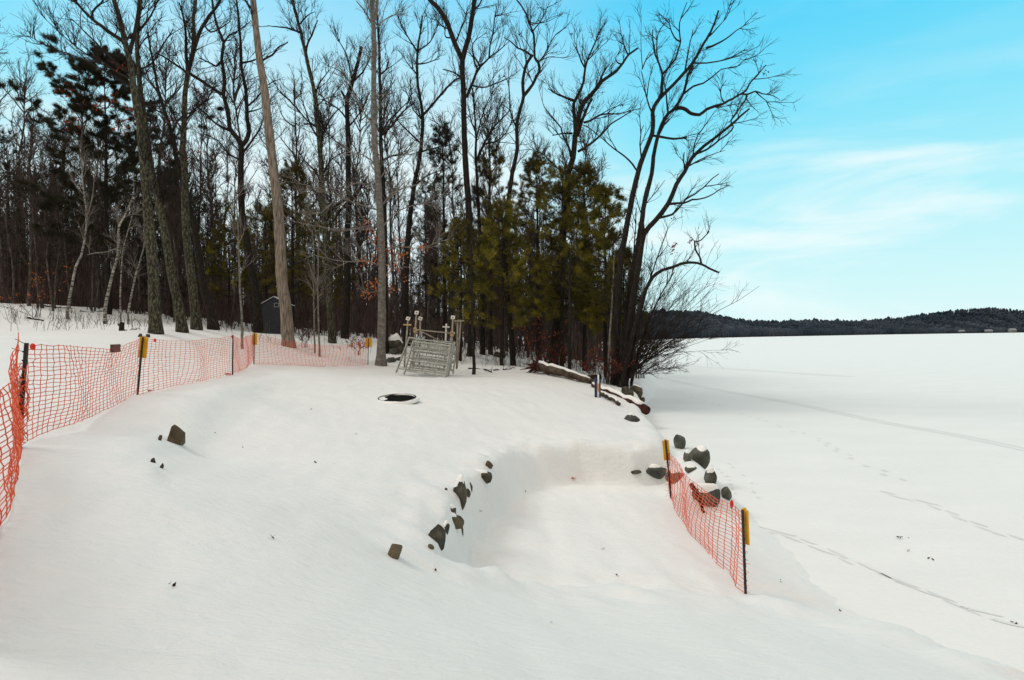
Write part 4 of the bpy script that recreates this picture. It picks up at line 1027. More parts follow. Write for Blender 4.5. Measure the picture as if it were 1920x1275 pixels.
WG = "stones of the snowed-in ramp wall"
rock(330, 832, 38, 38, "lone brown pointed rock sticking out of the snow near the left net", "rock_brown", False, tilt=-.35, seed=3, sink=.3)
rock(287, 867, 9, 8, "small dark stone low left of the pointed brown rock", "rock", False, seed=4)
rock(303, 878, 8, 9, "tiny dark stone just right of another below the pointed rock", "rock", False, seed=5)
rock(300, 826, 6, 12, "thin dark stone close left of the pointed brown rock", "rock", False, seed=6)
rock(746, 1050, 21, 24, "dark brown stone at the near end of the ramp wall", "rock_brown", False, group=WG, seed=7, sink=.5, capz=.75)
rock(824, 1026, 23, 30, "black split stone near the low end of the ramp wall", "rock", False, group=WG, seed=8, sink=.5, capz=.85)
rock(810, 1031, 9, 8, "tiny round stone beside the black split stone", "rock_brown", False, group=WG, seed=9)
rock(855, 994, 34, 28, "pale brown slab overhanging the middle of the ramp wall", "rock_brown", True, group=WG, seed=10, capz=.45)
rock(868, 1008, 11, 18, "small upright stone below the pale brown slab", "rock", False, group=WG, seed=11)
rock(868, 958, 20, 56, "tall black stone standing upright in the ramp wall", "rock", True, group=WG, seed=12, capz=.75, sink=.2)
rock(884, 922, 8, 16, "narrow dark stone between the tall black stone and the wide green one", "rock", False, group=WG, seed=13)
rock(908, 905, 36, 20, "wide dark green stone at the upper end of the ramp wall", "rock", True, group=WG, seed=14, capz=.5)
rock(920, 881, 12, 13, "small brown stone, topmost of the ramp wall", "rock_brown", False, group=WG, seed=15)
rock(838, 1002, 12, 18, "small dark stone between the black split stone and the pale brown slab", "rock", True, group=WG, seed=40, capz=.6)
rock(852, 975, 10, 20, "thin dark stone just left of the tall black stone", "rock", True, group=WG, seed=41, capz=.6)
rock(878, 936, 10, 14, "small black stone right of the tall black stone's top", "rock", False, group=WG, seed=42)
rock(836, 919, 6, 5, "tiny dark stone tip poking through the snow above the ramp wall", "rock", False, seed=43)
JG = "boulders of the shore beside the ramp"
rock(1228, 893, 46, 24, "long dark flat rock just left of the yellow topped post", "rock_grey", True, group=JG, seed=16, capz=.7)
rock(1268, 902, 38, 20, "blunt rock behind the left end of the ramp net", "rock_grey", True, group=JG, seed=17, capz=.7)
rock(1193, 889, 22, 8, "thin dark stone edge in the far bank of the ramp", "rock", False, group=JG, seed=50)
rock(1186, 790, 28, 14, "flat dark rock on the snow edge below the log", "rock_grey", True, group=JG, seed=18, capz=.7)
rock(1276, 841, 22, 28, "upright grey pointed boulder, farthest out on the shore", "rock_grey", False, group=JG, seed=19, sink=.15)
rock(1291, 864, 18, 18, "round grey boulder below the upright pointed one", "rock_grey", True, group=JG, seed=20, capz=.7)
rock(1313, 872, 38, 34, "long arched dark boulder, largest of the outer shore row", "rock_grey", True, group=JG, seed=21, capz=.7, tilt=.35)
rock(1296, 884, 26, 10, "low flat rock close behind the upper edge of the ramp net", "rock_grey", True, group=JG, seed=22, capz=.7)
rock(1319, 877, 15, 13, "small grey stone lying under the arched boulder", "rock_grey", False, group=JG, seed=23)
rock(1333, 906, 23, 26, "brownish boulder in the middle of the outer shore row", "rock_grey", True, group=JG, seed=24, capz=.7)
rock(1328, 944, 52, 34, "broad snow-topped boulder half hidden by the ramp net", "rock_grey", True, group=JG, seed=25, capz=.4)
rock(1362, 935, 22, 22, "oval dark boulder nearest the right end of the ramp net", "rock_grey", False, group=JG, seed=26, tilt=.4)
TG = "boulders at the edge of the wood"
rock(742, 662, 44, 34, "big black boulder with thick snow on top, left of the dock frames", "rock", True, group=TG, seed=27, capz=.3, capt=.12)
rock(737, 664, 15, 13, "grey angular stone at the front of the big black boulder", "rock_grey", False, group=TG, seed=28)
rock(734, 679, 18, 11, "low grey stone beside the foot of the beech", "rock_grey", True, group=TG, seed=29, capz=.6)
rock(747, 676, 12, 9, "small grey stone left of the dock frames' feet", "rock_grey", True, group=TG, seed=30, capz=.6)
rock(262, 632, 9, 7, "small black stone above the yellow post, left one of two", "rock", False, group=TG, seed=31)
rock(277, 632, 8, 6, "small black stone at the foot of the leftmost big trunk, right one of two", "rock", False, group=TG, seed=32)
rock(935, 670, 26, 14, "dark flat boulder in the wood left of the log's root end", "rock", True, group=TG, seed=33, capz=.5)
rock(1195, 740, 26, 22, "dark boulder at the ice edge above the low end of the log", "rock", True, group=TG, seed=34, capz=.6)
rock(1203, 757, 20, 15, "round dark boulder touching the low end of the log", "rock", True, group=TG, seed=35, capz=.65)
rock(1178, 742, 22, 18, "dark boulder tucked under the shrubs by the log", "rock", False, group=TG, seed=36)
rock(1115, 712, 26, 14, "dark boulder behind the middle of the log", "rock", True, group=TG, seed=37, capz=.6)

# stump
b = hit(228, 620); k = b[1] / F
mb = MB(); q = np.array([b - [0, 0, .2], b + [0, 0, .1], b + [0.02, 0, .3], b + [.04, 0, .42]]); tubes(mb, q, np.array([.15, .12, .11, .1]), 9, cap=True)
bar(mb, b + [-.05, 0, .2], b + [-.17, -.02, .36], .05, 6, .035)
tag(mb.build("tree_stump", M["bark"]), "short dark stump standing in the snow on the left", "stump")

# ------------------------------------------------------------------ net fences
def in_plane(px, py, A, B):
    n = np.array([-(B[1] - A[1]), B[0] - A[0], 0]); d = ray(px, py)
    return EYE + d * (((A - EYE) @ n) / (d @ n))

def net_mesh(top, bot, cols, rows, amp, seed, r=.0049, node=.0155, cut=0):
    T, _ = resample(top, cols + 1); B, _ = resample(bot, cols + 1)
    t = np.linspace(0, 1, rows + 1)
    G = B[:, None] + (T - B)[:, None] * t[None, :, None]
    s = np.linspace(0, 1, cols + 1)
    rr = np.random.default_rng(seed)
    ln = np.linalg.norm(T[-1] - T[0]); dirv = nrm(T[-1] - T[0]); nn = nrm(np.array([-dirv[1], dirv[0], 0]))
    ph = rr.uniform(0, 6.28, 4)
    bil = np.sin(s[:, None] * 6.28 * 1.1 + ph[0]) * np.sin(t[None] * 3.14) + .5 * np.sin(s[:, None] * 6.28 * 2.7 + ph[1] + t[None] * 2.5)
    env = np.sin(np.clip(s, 0.02, .98) * math.pi)[:, None] ** .5
    G = G + nn * (bil * env * amp)[..., None]
    G = G + np.array([0, 0, 1]) * (np.sin(s[:, None] * 9 + t[None] * 4 + ph[2]) * env * .018)[..., None]
    G = G + dirv * (np.sin(t[None] * 5 + s[:, None] * 4 + ph[3]) * env * amp * .35)[..., None]
    G = G + rr.normal(0, .006, G.shape)
    mb = MB()
    tubes(mb, np.swapaxes(G, 0, 1), np.full((rows + 1, cols + 1), r), 4)
    tubes(mb, G, np.full((cols + 1, rows + 1), r), 4)
    C = G.reshape(-1, 3)
    o6 = np.array([[1, 0, 0], [-1, 0, 0], [0, 1, 0], [0, -1, 0], [0, 0, 1], [0, 0, -1]], float)
    V = C[:, None] + (o6[None] * np.array([node, node, node]))
    V = C[:, None] + (o6[:, :1] * dirv * node + o6[:, 1:2] * nn * node * .4 + o6[:, 2:] * np.array([0, 0, 1]) * node)[None]
    f = np.array([[0, 2, 4], [2, 1, 4], [1, 3, 4], [3, 0, 4], [2, 0, 5], [1, 2, 5], [3, 1, 5], [0, 3, 5]])
    mb.add(V, None, (f[None] + (np.arange(len(C)) * 6)[:, None, None]).reshape(-1, 3))
    return mb

def post_obj(base, top, parent, r=.019, board=None, bw=.12, bh=.42, back=.03, drop=0):
    mb = MB(); d = nrm(top - base)
    b0 = base - d * .35
    # T-section steel post
    tubes(mb, np.array([[b0, base, (base + top) / 2, top]]), np.full((1, 4), r), 6, cap=True)
    beam(mb, base + d * .05 + np.array([0, -r, 0]), top - d * .01 + np.array([0, -r, 0]), .012, .02, (0, 1, 0))
    for i in range(1, 12):
        c = base + (top - base) * i / 12; box(mb, c + [0, -r * 1.6, 0], .018, .02, .02)
    p = mb.build("post", M["post"], parent)
    if board:
        mb = MB(); c = top - d * (bh / 2 + drop); right = nrm(np.cross(d, np.array([board[0], board[1], 0.0])))
        f = nrm(np.array([board[0], board[1], 0.0]))
        Rm = np.stack([right, f, d], 1)
        box(mb, c + f * back, bw, .022, bh, Rm)
        box(mb, c + f * back + d * (bh / 2 + .012), bw * .35, .02, .024, Rm)
        o = mb.build("marker_board", M["yellow"], parent, False)
    return p

pp = [(36, 838, 50, 643), (258, 740, 268, 632), (436, 703, 437, 628), (476, 683, 477, 625), (690, 684, 691, 634)]
posts = []
for a, b_, c, d in pp:
    B = hit(a, b_); T = at(c, d, B[1]); posts.append((B, T))
B0 = np.array([-2.75, 2.9, height(-2.75, 2.9)]); T0 = B0 + [0, 0, 1.25]
fence = empty("safety_fence", posts[1][0], "long orange net fence with dark posts running along the left up to the beech", "fence", "orange net fences")
post_obj(B0, T0, fence)
boards = [None, (-.1, 1), None, (-.2, 1), (0, 1)]
for i, ((B, T), bd) in enumerate(zip(posts, boards)):
    post_obj(B, T, fence, .021 if i == 0 else .02, bd, .17 if i == 1 else .20 if i == 3 else .36, .46 if i == 1 else .5 if i == 3 else .5, .05)
def span(i, topx, botx, cols, seed, amp, rows=21):
    A, Bq = posts[i][0], posts[i + 1][0]
    top = np.array([in_plane(x, y, A, Bq) for x, y in topx]); bot = np.array([in_plane(x, y, A, Bq) for x, y in botx])
    for q in bot: q[2] = max(q[2], height(q[0], q[1]) + .005)
    net_mesh(top, bot, cols, rows, amp, seed, (.0049, .0052, .0062, .0072)[i], (.0155, .017, .019, .021)[i]).build("net", M["net"], fence)
span(0, [(55, 646), (110, 648), (165, 654), (200, 655), (235, 646), (266, 634)], [(50, 826), (110, 803), (170, 780), (215, 760), (258, 741)], 32, 1, .06)
span(1, [(268, 635), (300, 637), (370, 640), (420, 632), (437, 630)], [(259, 739), (300, 729), (380, 716), (436, 705)], 28, 2, .10)
span(2, [(437, 631), (452, 635), (477, 627)], [(436, 703), (455, 695), (470, 682), (476, 672)], 26, 3, .05)
span(3, [(478, 627), (510, 632), (540, 640), (580, 647), (630, 648), (660, 645), (691, 636)], [(477, 682), (540, 687), (620, 688), (690, 684)], 34, 4, .13, 18)
# the near run that leaves the picture on the left
A, Bq = posts[0][0], B0
top = [posts[0][1] - [0, 0, .02]]
s = np.linspace(0, 1, 9)[1:]
base_line = A[None] + (Bq - A)[None] * np.linspace(0, 1, 9)[:, None]
top = np.array([p + [0, 0, 1.38 - .38 * math.sin(q * math.pi) ** .8] for p, q in zip(base_line, np.linspace(0, 1, 9))])
bot = base_line.copy(); bot[:, 2] = [height(p[0], p[1]) + .01 for p in bot]
net_mesh(top, bot, 27, 21, .07, 5, .005, .014).build("net", M["net"], fence)
# bunched net hanging at the corner post
c0 = posts[0][0]; mb = MB()
for j in range(16):
    a_ = rng.uniform(-.02, .16); z0 = rng.uniform(.0, .35); z1 = rng.uniform(.55, 1.05)
    zz = np.linspace(z0, z1, 9)
    P = np.stack([c0[0] + .04 + a_ * np.sin((zz) * 2.2 + .3) * .8 + rng.normal(0, .012, 9), c0[1] - .04 + rng.normal(0, .03, 9), c0[2] + zz], -1)
    tubes(mb, P, np.full(9, .0048), 4)
for j in range(34):
    z = rng.uniform(.05, 1.0); x0 = c0[0] + rng.uniform(-.02, .05)
    P = np.array([[x0, c0[1] - .05, c0[2] + z], [x0 + .06, c0[1] - .07, c0[2] + z + rng.normal(0, .03)], [x0 + .11, c0[1] - .04, c0[2] + z + rng.normal(0, .04)]])
    tubes(mb, P, np.full(3, .0048), 4)
mb.build("net", M["net"], fence)
# wire ends at the corner post
mb = MB(); t_ = posts[0][1]
bar(mb, t_ + [0, 0, -.02], t_ + [-.14, 0, .05], .004); bar(mb, t_ + [0, 0, -.12], t_ + [-.18, 0, -.06], .004)
mb.build("tie_wire", M["post"], fence)
def disc(p, rad, nm, mt, flat=(0, 1, 0), sy=1.2):
    mb = MB(); v, t = ICO
    V = v * [rad, rad * .35, rad * sy]; mb.add(V + p, None, t); mb.build(nm, M[mt], fence)
disc(in_plane(65, 650, posts[0][0], posts[1][0]) + [0, -.03, 0], .038, "red_disc", "net_red")
disc(in_plane(292, 638, posts[1][0], posts[2][0]) + [0, -.03, 0], .035, "red_disc", "net_red")
disc(in_plane(437, 631, posts[1][0], posts[2][0]) + [0, -.05, 0], .04, "red_disc", "net_red")
mb = MB(); c = in_plane(213, 653, posts[0][0], posts[1][0]); dv = nrm((posts[1][0] - posts[0][0]) * [1, 1, 0]); nn = np.array([-dv[1], dv[0], 0])
Rm = np.stack([dv, nn, np.array([0, 0, 1])], 1)
box(mb, c - nn * .03, .62, .02, .15, Rm)
sg = mb.build("tag_board", M["tagred"], fence, False); sg["label"] = "small dark red board tied to the top of the net"
mb = MB()
for (sx, sz) in [(-.27, .05), (-.27, -.05), (.27, .05), (.27, -.05)]:
    box(mb, c - nn * .046 + dv * sx + [0, 0, sz], .02, .012, .02, Rm)
mb.build("tie", M["post"], fence, False)

# ramp net
rpB = [hit(1258, 934), hit(1398, 1113)]
rpT = [at(1248, 826, rpB[0][1]), at(1392, 956, rpB[1][1])]
fence2 = empty("safety_fence", rpB[0], "short orange net fence slung between two yellow-tagged posts beside the ramp", "fence", "orange net fences")
post_obj(rpB[0], rpT[0], fence2, .02, (0.05, 1), .14, .44, .02)
post_obj(rpB[1], rpT[1], fence2, .019, (1, .35), .12, .50, .045)
botx = [(1258, 934), (1272, 968), (1302, 1012), (1340, 1052), (1372, 1078), (1380, 1104), (1397, 1113)]
topx = [(1256, 850), (1280, 880), (1310, 912), (1345, 938), (1372, 946), (1392, 962)]
bot = np.array([hit(x, y) + [0, 0, .01] for x, y in botx])
bl, _ = resample(bot, 40)
def topz(x, y):
    f = (x - 1256) / (1392 - 1256); Yy = rpB[0][1] + (rpB[1][1] - rpB[0][1]) * f ** .8
    return at(x, y, Yy)
top = np.array([topz(x, y) for x, y in topx])
net_mesh(top, bot, 22, 19, .05, 11, .0052, .013).build("net", M["net"], fence2)
mb = MB()
P = np.array([rpB[0] + np.array([-.05 + rng.normal(0, .012), -.02, z]) for z in np.linspace(.1, 1.0, 12)]); tubes(mb, P, np.full(12, .005), 4)
for z in np.linspace(.06, 1.05, 20):
    p = rpB[0] + [-.01, 0, z]; bar(mb, p, p + [-.10 + rng.normal(0, .02), 0, rng.normal(0, .02)], .004, 4)
for z in np.linspace(.06, 1.2, 16):
    p = rpB[1] + (rpT[1] - rpB[1]) * (z / 1.25); bar(mb, p + [-.05, 0, rng.normal(0, .02)], p + [.05 + rng.normal(0, .02), -.02, rng.normal(0, .03)], .0035, 4)
mb.build("net", M["net"], fence2)
mb = MB(); v, t = ICO; pp_ = at(1372, 945, rpB[1][1] + .35); mb.add(v * [.028, .015, .065] + pp_, None, t); mb.build("red_disc", M["net_red"], fence2)
# driftwood stick behind the ramp net
p0 = at(1296, 908, 11.6); p1 = hit(1320, 960)
mb = MB(); q, _ = resample(np.array([p0, (p0 + p1) / 2 + [0.02, 0, .04], p1 - [0, 0, .05]]), 7); tubes(mb, q, np.linspace(.05, .03, 7), 7, cap=True)
a_ = spawn(q[None], 3, .15, .3, .4, .8, .2, .2, 3); tubes(mb, a_, rads(a_, .015, .008), 4)
tag(mb.build("fallen_branch", M["log_red"]), "reddish driftwood stick leaning behind the ramp net", "branch", "fallen branches on the snow")

# ------------------------------------------------------------------ fire ring
c = hit(741, 757); Yc = c[1] + .0; k = Yc / F
ctr = np.array([at(738, 750, Yc)[0], Yc + .55, 0]); ctr[2] = height(ctr[0], ctr[1])
Rr = .56
ring = empty("fire_ring", ctr, "round sunken fire ring with a black opening and a snowy rim", "fire pit")
kk = 40; ang = np.arange(kk) * 2 * math.pi / kk
def ringmesh(prof, jit=0):
    mb = MB(); V = []
    for (r_, z) in prof:
        for i, q in enumerate(ang):
            j = 1 + jit * math.sin(3 * q + 1) + jit * .6 * math.sin(7 * q)
            V.append([ctr[0] + r_ * math.cos(q) * j, ctr[1] + r_ * math.sin(q) * j, ctr[2] + z + r_ * math.sin(q) * .10])
    ii = np.arange(len(prof) * kk).reshape(len(prof), kk)
    mb.add(V, np.stack([ii, np.roll(ii, -1, 1), np.roll(np.roll(ii, -1, 0), -1, 1), np.roll(ii, -1, 0)], -1)[:len(prof)].reshape(-1, 4)); return mb
ringmesh([(Rr, -.2), (Rr + .03, -.2), (Rr + .03, .09), (Rr, .09)]).build("ring_wall", M["steel_dark"], ring)
ringmesh([(Rr - .01, .055), (Rr - .01, .07), (Rr + .02, .09), (Rr + .06, .06), (Rr + .12, -.01), (Rr + .09, -.04)], .02).build("snow_cap", M["cap"], ring)
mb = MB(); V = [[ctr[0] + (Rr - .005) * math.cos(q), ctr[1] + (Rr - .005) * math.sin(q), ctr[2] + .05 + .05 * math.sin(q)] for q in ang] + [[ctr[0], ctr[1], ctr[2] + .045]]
mb.add(V, None, [[i, (i + 1) % kk, kk] for i in range(kk)]); mb.build("opening_shade", M["black"], ring)  # black disc near the rim; shade inside the ring put into its colour

# ------------------------------------------------------------------ shed
sY = 45; k = sY / F
sb = ground_at(515, sY); zb = at(500, 628, sY)[2]
X0 = at(488, 628, sY)[0]; X1 = X0 + 53 * k; zE = at(488, 573, sY)[2]; zP = zE + .62; Xm = (X0 + X1) / 2
shed = empty("garden_shed", (Xm, sY, zb), "small dark blue-grey shed with a pale roof edge behind the dead trunk", "shed")
dp = 1.1
mb = MB(); z = zb - .25; st = .17; i = 0
while z < zE - .01:           # lapped boards, front and left side
    z2 = min(z + st, zE)
    for (a, b_, n) in (((X0, sY), (X1, sY), (0, -1)), ((X0, sY + dp), (X0, sY), (-1, 0)), ((X1, sY), (X1, sY + dp), (1, 0))):
        o1, o2 = .028, .006
        v = [[a[0] + n[0] * o1, a[1] + n[1] * o1, z], [b_[0] + n[0] * o1, b_[1] + n[1] * o1, z], [b_[0] + n[0] * o2, b_[1] + n[1] * o2, z2], [a[0] + n[0] * o2, a[1] + n[1] * o2, z2],
             [a[0], a[1], z], [b_[0], b_[1], z]]
        mb.add(v, [[0, 1, 2, 3], [4, 5, 1, 0]])
    z = z2
mb.add([[X0, sY - .006, zE], [X1, sY - .006, zE], [Xm, sY - .006, zP]], None, [[0, 1, 2]])
mb.add([[X0, sY + dp, zb - .25], [X1, sY + dp, zb - .25], [X1, sY + dp, zE], [Xm, sY + dp, zP], [X0, sY + dp, zE]], [[1, 0, 4, 2]], [[4, 3, 2]])
mb.build("wall", M["siding"], shed, False)
mb = MB(); ov = .08
for sg_ in (-1, 1):
    xe = X0 - ov if sg_ < 0 else X1 + ov; ze = zE - .62 * ov / ((X1 - X0) / 2)
    v = [[xe, sY - ov, ze], [Xm, sY - ov, zP], [Xm, sY + dp + ov, zP], [xe, sY + dp + ov, ze]]
    v2 = [[p[0], p[1], p[2] + .07] for p in v]
    mb.add(v + v2, [[0, 1, 2, 3], [7, 6, 5, 4], [0, 4, 5, 1], [3, 2, 6, 7], [0, 3, 7, 4]])
rf = mb.build("roof", M["siding"], shed, False)
mb = MB()
for sg_ in (-1, 1):
    xe = X0 - ov - .01 if sg_ < 0 else X1 + ov + .01; ze = zE - .62 * ov / ((X1 - X0) / 2) + .075
    v = [[xe, sY - ov - .02, ze], [Xm, sY - ov - .02, zP + .075], [Xm, sY + dp + ov, zP + .075], [xe, sY + dp + ov, ze]]
    v2 = [[p[0], p[1], p[2] + .03] for p in v]
    mb.add(v + v2, [[0, 1, 2, 3], [7, 6, 5, 4], [0, 4, 5, 1], [3, 2, 6, 7], [0, 3, 7, 4]])
mb.build("snow_cap", M["cap"], rf, False)
vx, vz = at(519, 571, sY)[0], at(519, 572, sY)[2]
mb = MB()
for (dx, dz, w, h) in [(0, .14, .38, .05), (0, -.14, .38, .05), (-.17, 0, .05, .24), (.17, 0, .05, .24)]: box(mb, (vx + dx, sY - .03, vz + dz), w, .04, h)
vt = mb.build("vent", M["trim"], shed, False)
mb = MB()
for j in range(4): box(mb, (vx, sY - .02, vz - .09 + j * .06), .29, .02, .035)
mb.build("louvre", M["steel_dark"], vt, False)
mb = MB(); box(mb, (X0 + .02, sY - .045, (zb + zE) / 2), .08, .03, zE - zb + .1); box(mb, (X1 - .02, sY - .045, (zb + zE) / 2), .08, .03, zE - zb + .1); mb.build("corner_trim", M["siding"], shed, False)

# ------------------------------------------------------------------ stacked dock frames
def dock_frame(bl, br, tl, tr, slats, label, dz=0, feet=True):
    """four corners in space (bottom left, bottom right, top left, top right)"""
    bl, br, tl, tr = [np.array(p, float) for p in (bl, br, tl, tr)]
    e = empty("dock_section", (bl + br) / 2, label, "dock section", "dock frames leaning in a stack")
    nn = nrm(np.cross(br - bl, tl - bl))
    L = lambda s, t: (bl * (1 - s) + br * s) * (1 - t) + (tl * (1 - s) + tr * s) * t
    for s in (0, 1):
        mb = MB(); beam(mb, L(s, -.1), L(s, 1.0), .05, .11, nn); mb.build("side_rail", M["alu"], e, False)
    mb = MB()
    for t in (.02, .36, .70, .985): beam(mb, L(.02, t), L(.98, t), .055, .05, nn)
    mb.build("cross_rail", M["alu"], e, False)
    mb = MB()
    for t in np.linspace(.08, .93, slats): beam(mb, L(.03, t) - nn * .04, L(.97, t) - nn * .04, .022, .014, nn)
    mb.build("slats", M["alu"], e, False)
    mb = MB()
    for s in (.25, .5, .75): beam(mb, L(s, .03) + nn * .036, L(s, .97) + nn * .036, .03, .02, nn)
    mb.build("stringer", M["alu"], e, False)
dY = 27.5
def dp_(px, py, Y): return at(px, py, Y)
dock_frame(dp_(759, 696, 27.6), dp_(835, 706, 26.9), dp_(775, 640, 28.5), dp_(845, 648, 27.8), 11, "front dock frame of the leaning stack, lowest at its right foot")
dock_frame(dp_(745, 692, 28.0), dp_(838, 702, 27.3), dp_(768, 632, 28.9), dp_(850, 645, 28.2), 9, "second dock frame in the leaning stack, its left foot sticking out")
dock_frame(dp_(768, 690, 28.4), dp_(842, 698, 27.8), dp_(783, 636, 29.3), dp_(853, 641, 28.7), 10, "third dock frame in the leaning stack")
dock_frame(dp_(775, 686, 28.9), dp_(850, 696, 28.3), dp_(790, 640, 29.8), dp_(857, 650, 29.2), 8, "rear dock frame of the leaning stack, right side sticking out")

def dock_leg(foot, top, Y, label, plate=None, cross=None, low=None, mt="galv"):
    f = at(*foot, Y); t = at(*top, Y + .15)
    e = empty("dock_pole", f, label, "dock pole", "dock legs standing in the stack")
    mb = MB(); bar(mb, f, t, .045, 8); mb.build("pole", M[mt], e)
    if plate:
        mb = MB(); d = nrm(t - f); rt = nrm(np.cross(d, np.array([0, 1.0, 0]))); c, s = math.cos(plate), math.sin(plate)
        f2 = np.array([0, -math.cos(.5), math.sin(.5)]); r2 = nrm(rt * c + d * s * .4); u2 = np.cross(r2, f2)
        Rm = np.stack([r2, f2, u2], 1)
        box(mb, t + d * .05, .20, .015, .20, Rm); mb.build("foot_plate", M["plate"], e, False)
        mb = MB(); box(mb, t + d * .05 + f2 * .012, .06, .012, .06, Rm); mb.build("socket", M["post"], e, False)
    if cross:
        y, w, mt2 = cross; fr = (y - foot[1]) / (top[1] - foot[1]); c = f + (t - f) * fr
        mb = MB(); beam(mb, c + [-w, -.06, 0.01], c + [w, -.06, -.01], .05, .07); mb.build("cross_arm", M[mt2], e, False)
    if low:
        y, mt2 = low; fr = (y - foot[1]) / (top[1] - foot[1]); c = f + (t - f) * fr
        mb = MB(); box(mb, c + [0, -.07, 0], .17, .04, .26); mb.build("bracket", M[mt2], e, False)
        mb = MB(); box(mb, c + [0, -.095, .03], .06, .02, .08); mb.build("bolt_head", M["post"], e, False)
dock_leg((758, 690), (765, 599), 28.9, "tan dock leg with a pale plate and a yellow cross arm at the stack's left", .4, (609, .20, "plate_tan"))
dock_leg((773, 690), (781, 588), 29.1, "tallest dock leg, a square pale plate on its tip and a yellow bracket", .1, None, (619, "plate_tan"))
dock_leg((786, 688), (788, 599), 29.3, "thin tan dock leg with a tilted plate, third from the stack's left", .5)
dock_leg((845, 694), (849, 597), 28.6, "dock leg with a pale plate above an orange bracket at the stack's right", .1, None, (626, "plate_tan"))
dock_leg((833, 690), (837, 607), 28.9, "short pale cross-shaped dock leg near the stack's right", None, (613, .18, "plate"), None, "plate")
dock_leg((856, 692), (858, 603), 28.7, "dock leg under the left end of the level top bar", None, (602, .22, "galv"))
dock_leg((857, 690), (864, 602), 28.9, "dock leg tilted right under the level top bar", None, (601, .17, "galv"))
mb = MB(); beam(mb, at(778, 618, 28.75), at(847, 625, 28.35), .05, .06); tag(mb.build("rail_pipe", M["galv"]), "level tan rail joining the yellow and orange brackets of the dock stack", "rail", "rails of the dock stack")
mb = MB(); beam(mb, at(787, 620, 28.85), at(836, 645, 28.5), .045, .05); tag(mb.build("rail_pipe", M["galv"]), "slanting tan rail running down across the dock stack", "rail", "rails of the dock stack")

# ------------------------------------------------------------------ logs at the shore
def log(name, a, b, r0_, r1_, label, mt, n=14, capw=.75):
    a = np.array(a); b = np.array(b)
    q, ln = resample(np.array([a, (a + b) / 2 + [0, 0, .06], b]), n); q[1:-1] += rng.normal(0, .02, (n - 2, 3))
    e = empty(name, (a + b) / 2, label, "log", "logs lying along the shore")
    rr = np.linspace(r0_, r1_, n) * (1 + rng.normal(0, .04, n))
    mb = MB(); tubes(mb, q, rr, 10, cap=True); mb.build("trunk", M[mt], e)
    q2 = q.copy(); q2[:, 2] += rr * .72
    mb = MB(); tubes(mb, q2[0:-1], (rr * capw * (1 + rng.normal(0, .06, n)))[0:-1] * .72, 8, cap=True); mb.build("snow_cap", M["cap"], e)
    return q, e
A1 = hit(1012, 700) + [0, 0, .35]; A2 = hit(1116, 722) + [0, 0, .12]
q, le = log("fallen_log", A1, A2, .29, .14, "thick fallen log under snow, its torn roots at the upper end", "log")
mb = MB()
for j in range(34):
    d = nrm(np.array([-.8, -.1, .25]) + rng.normal(0, .5, 3)); L_ = rng.uniform(.3, .95)
    P = np.array([A1 + rng.normal(0, .08, 3), A1 + d * L_ * .5 + rng.normal(0, .05, 3), A1 + d * L_ + rng.normal(0, .08, 3) + [0, 0, -.12]])
    tubes(mb, P, np.array([.08, .05, .02]), 5, cap=True)
mb.build("roots", M["log_red"], le)
B1 = at(1112, 722, 26.6); B2 = at(1213, 770, 23.5)
log("fallen_log", B1, B2, .12, .20, "lower fallen log ending at the ice beside the dark boulders", "log_red", capw=1.0)
C1 = hit(1126, 742) + [0, 0, .1]; C2 = hit(1162, 762) + [0, 0, .08]
log("fallen_log", C1, C2, .10, .07, "short grey log half buried beside the blue post", "log", capw=.8)

# blue utility marker
b = hit(1120, 745); k = b[1] / F
mk = empty("marker_post", b, "short blue marker post with a white rod and an orange sticker by the log", "post")
mb = MB(); box(mb, b + [-.06, 0, .36], .10, .10, .85); box(mb, b + [-.06, 0, .80], .08, .08, .03); mb.build("blue_post", M["blue"], mk, False)
mb = MB(); bar(mb, b + [.035, -.03, -.2], b + [.045, -.03, .95], .033, 10); mb.build("white_rod", M["white_p"], mk)
mb = MB(); bar(mb, b + [.10, 0, -.2], b + [.11, 0, .62], .04, 8); box(mb, b + [.11, 0, .68], .10, .06, .14); mb.build("grey_rod", M["rock_grey"], mk)
mb = MB(); box(mb, b + [.015, -.085, .42], .085, .02, .34); mb.build("sticker", M["orange_p"], mk, False)

# ------------------------------------------------------------------ leaves lying on the snow
def leaf(px, py, s, label, mt="leaf_orange"):
    p = hit(px, py) + [0, 0, .02]
    kk = 10; v = []
    for i in range(kk):
        q = i * 6.283 / kk; r_ = s * (1 if i % 2 == 0 else .5) * rng.uniform(.8, 1.2)
        v.append(p + [math.cos(q) * r_, math.sin(q) * r_ * .8, abs(math.cos(q * 1.5)) * s * .5])
    v.append(p + [0, 0, .015]); mb = MB()
    mb.add(v, None, [[i, (i + 1) % kk, kk] for i in range(kk)]); v2 = np.array(v) - [0, 0, .006]; mb.add(v2, None, [[(i + 1) % kk, i, kk] for i in range(kk)])
    bar(mb, p + [s * .2, 0, 0.01], p + [s * 1.2, -s * .3, .02], .006, 4)
    tag(mb.build("dead_leaf", M[mt], None, False), label, "leaf", "leaves lying on the snow")
leaf(1075, 899, .065, "orange dead leaf lying alone on the snowy ramp")
leaf(428, 704, .12, "orange leaf lying under the net beside its third post")
leaf(281, 735, .06, "dark curled leaf under the net just right of the yellow tagged post", "leaf_red")
leaf(1686, 1010, .05, "dark curled leaf on the ice right of the ramp net", "twig_red")
mb = MB()
cent = []
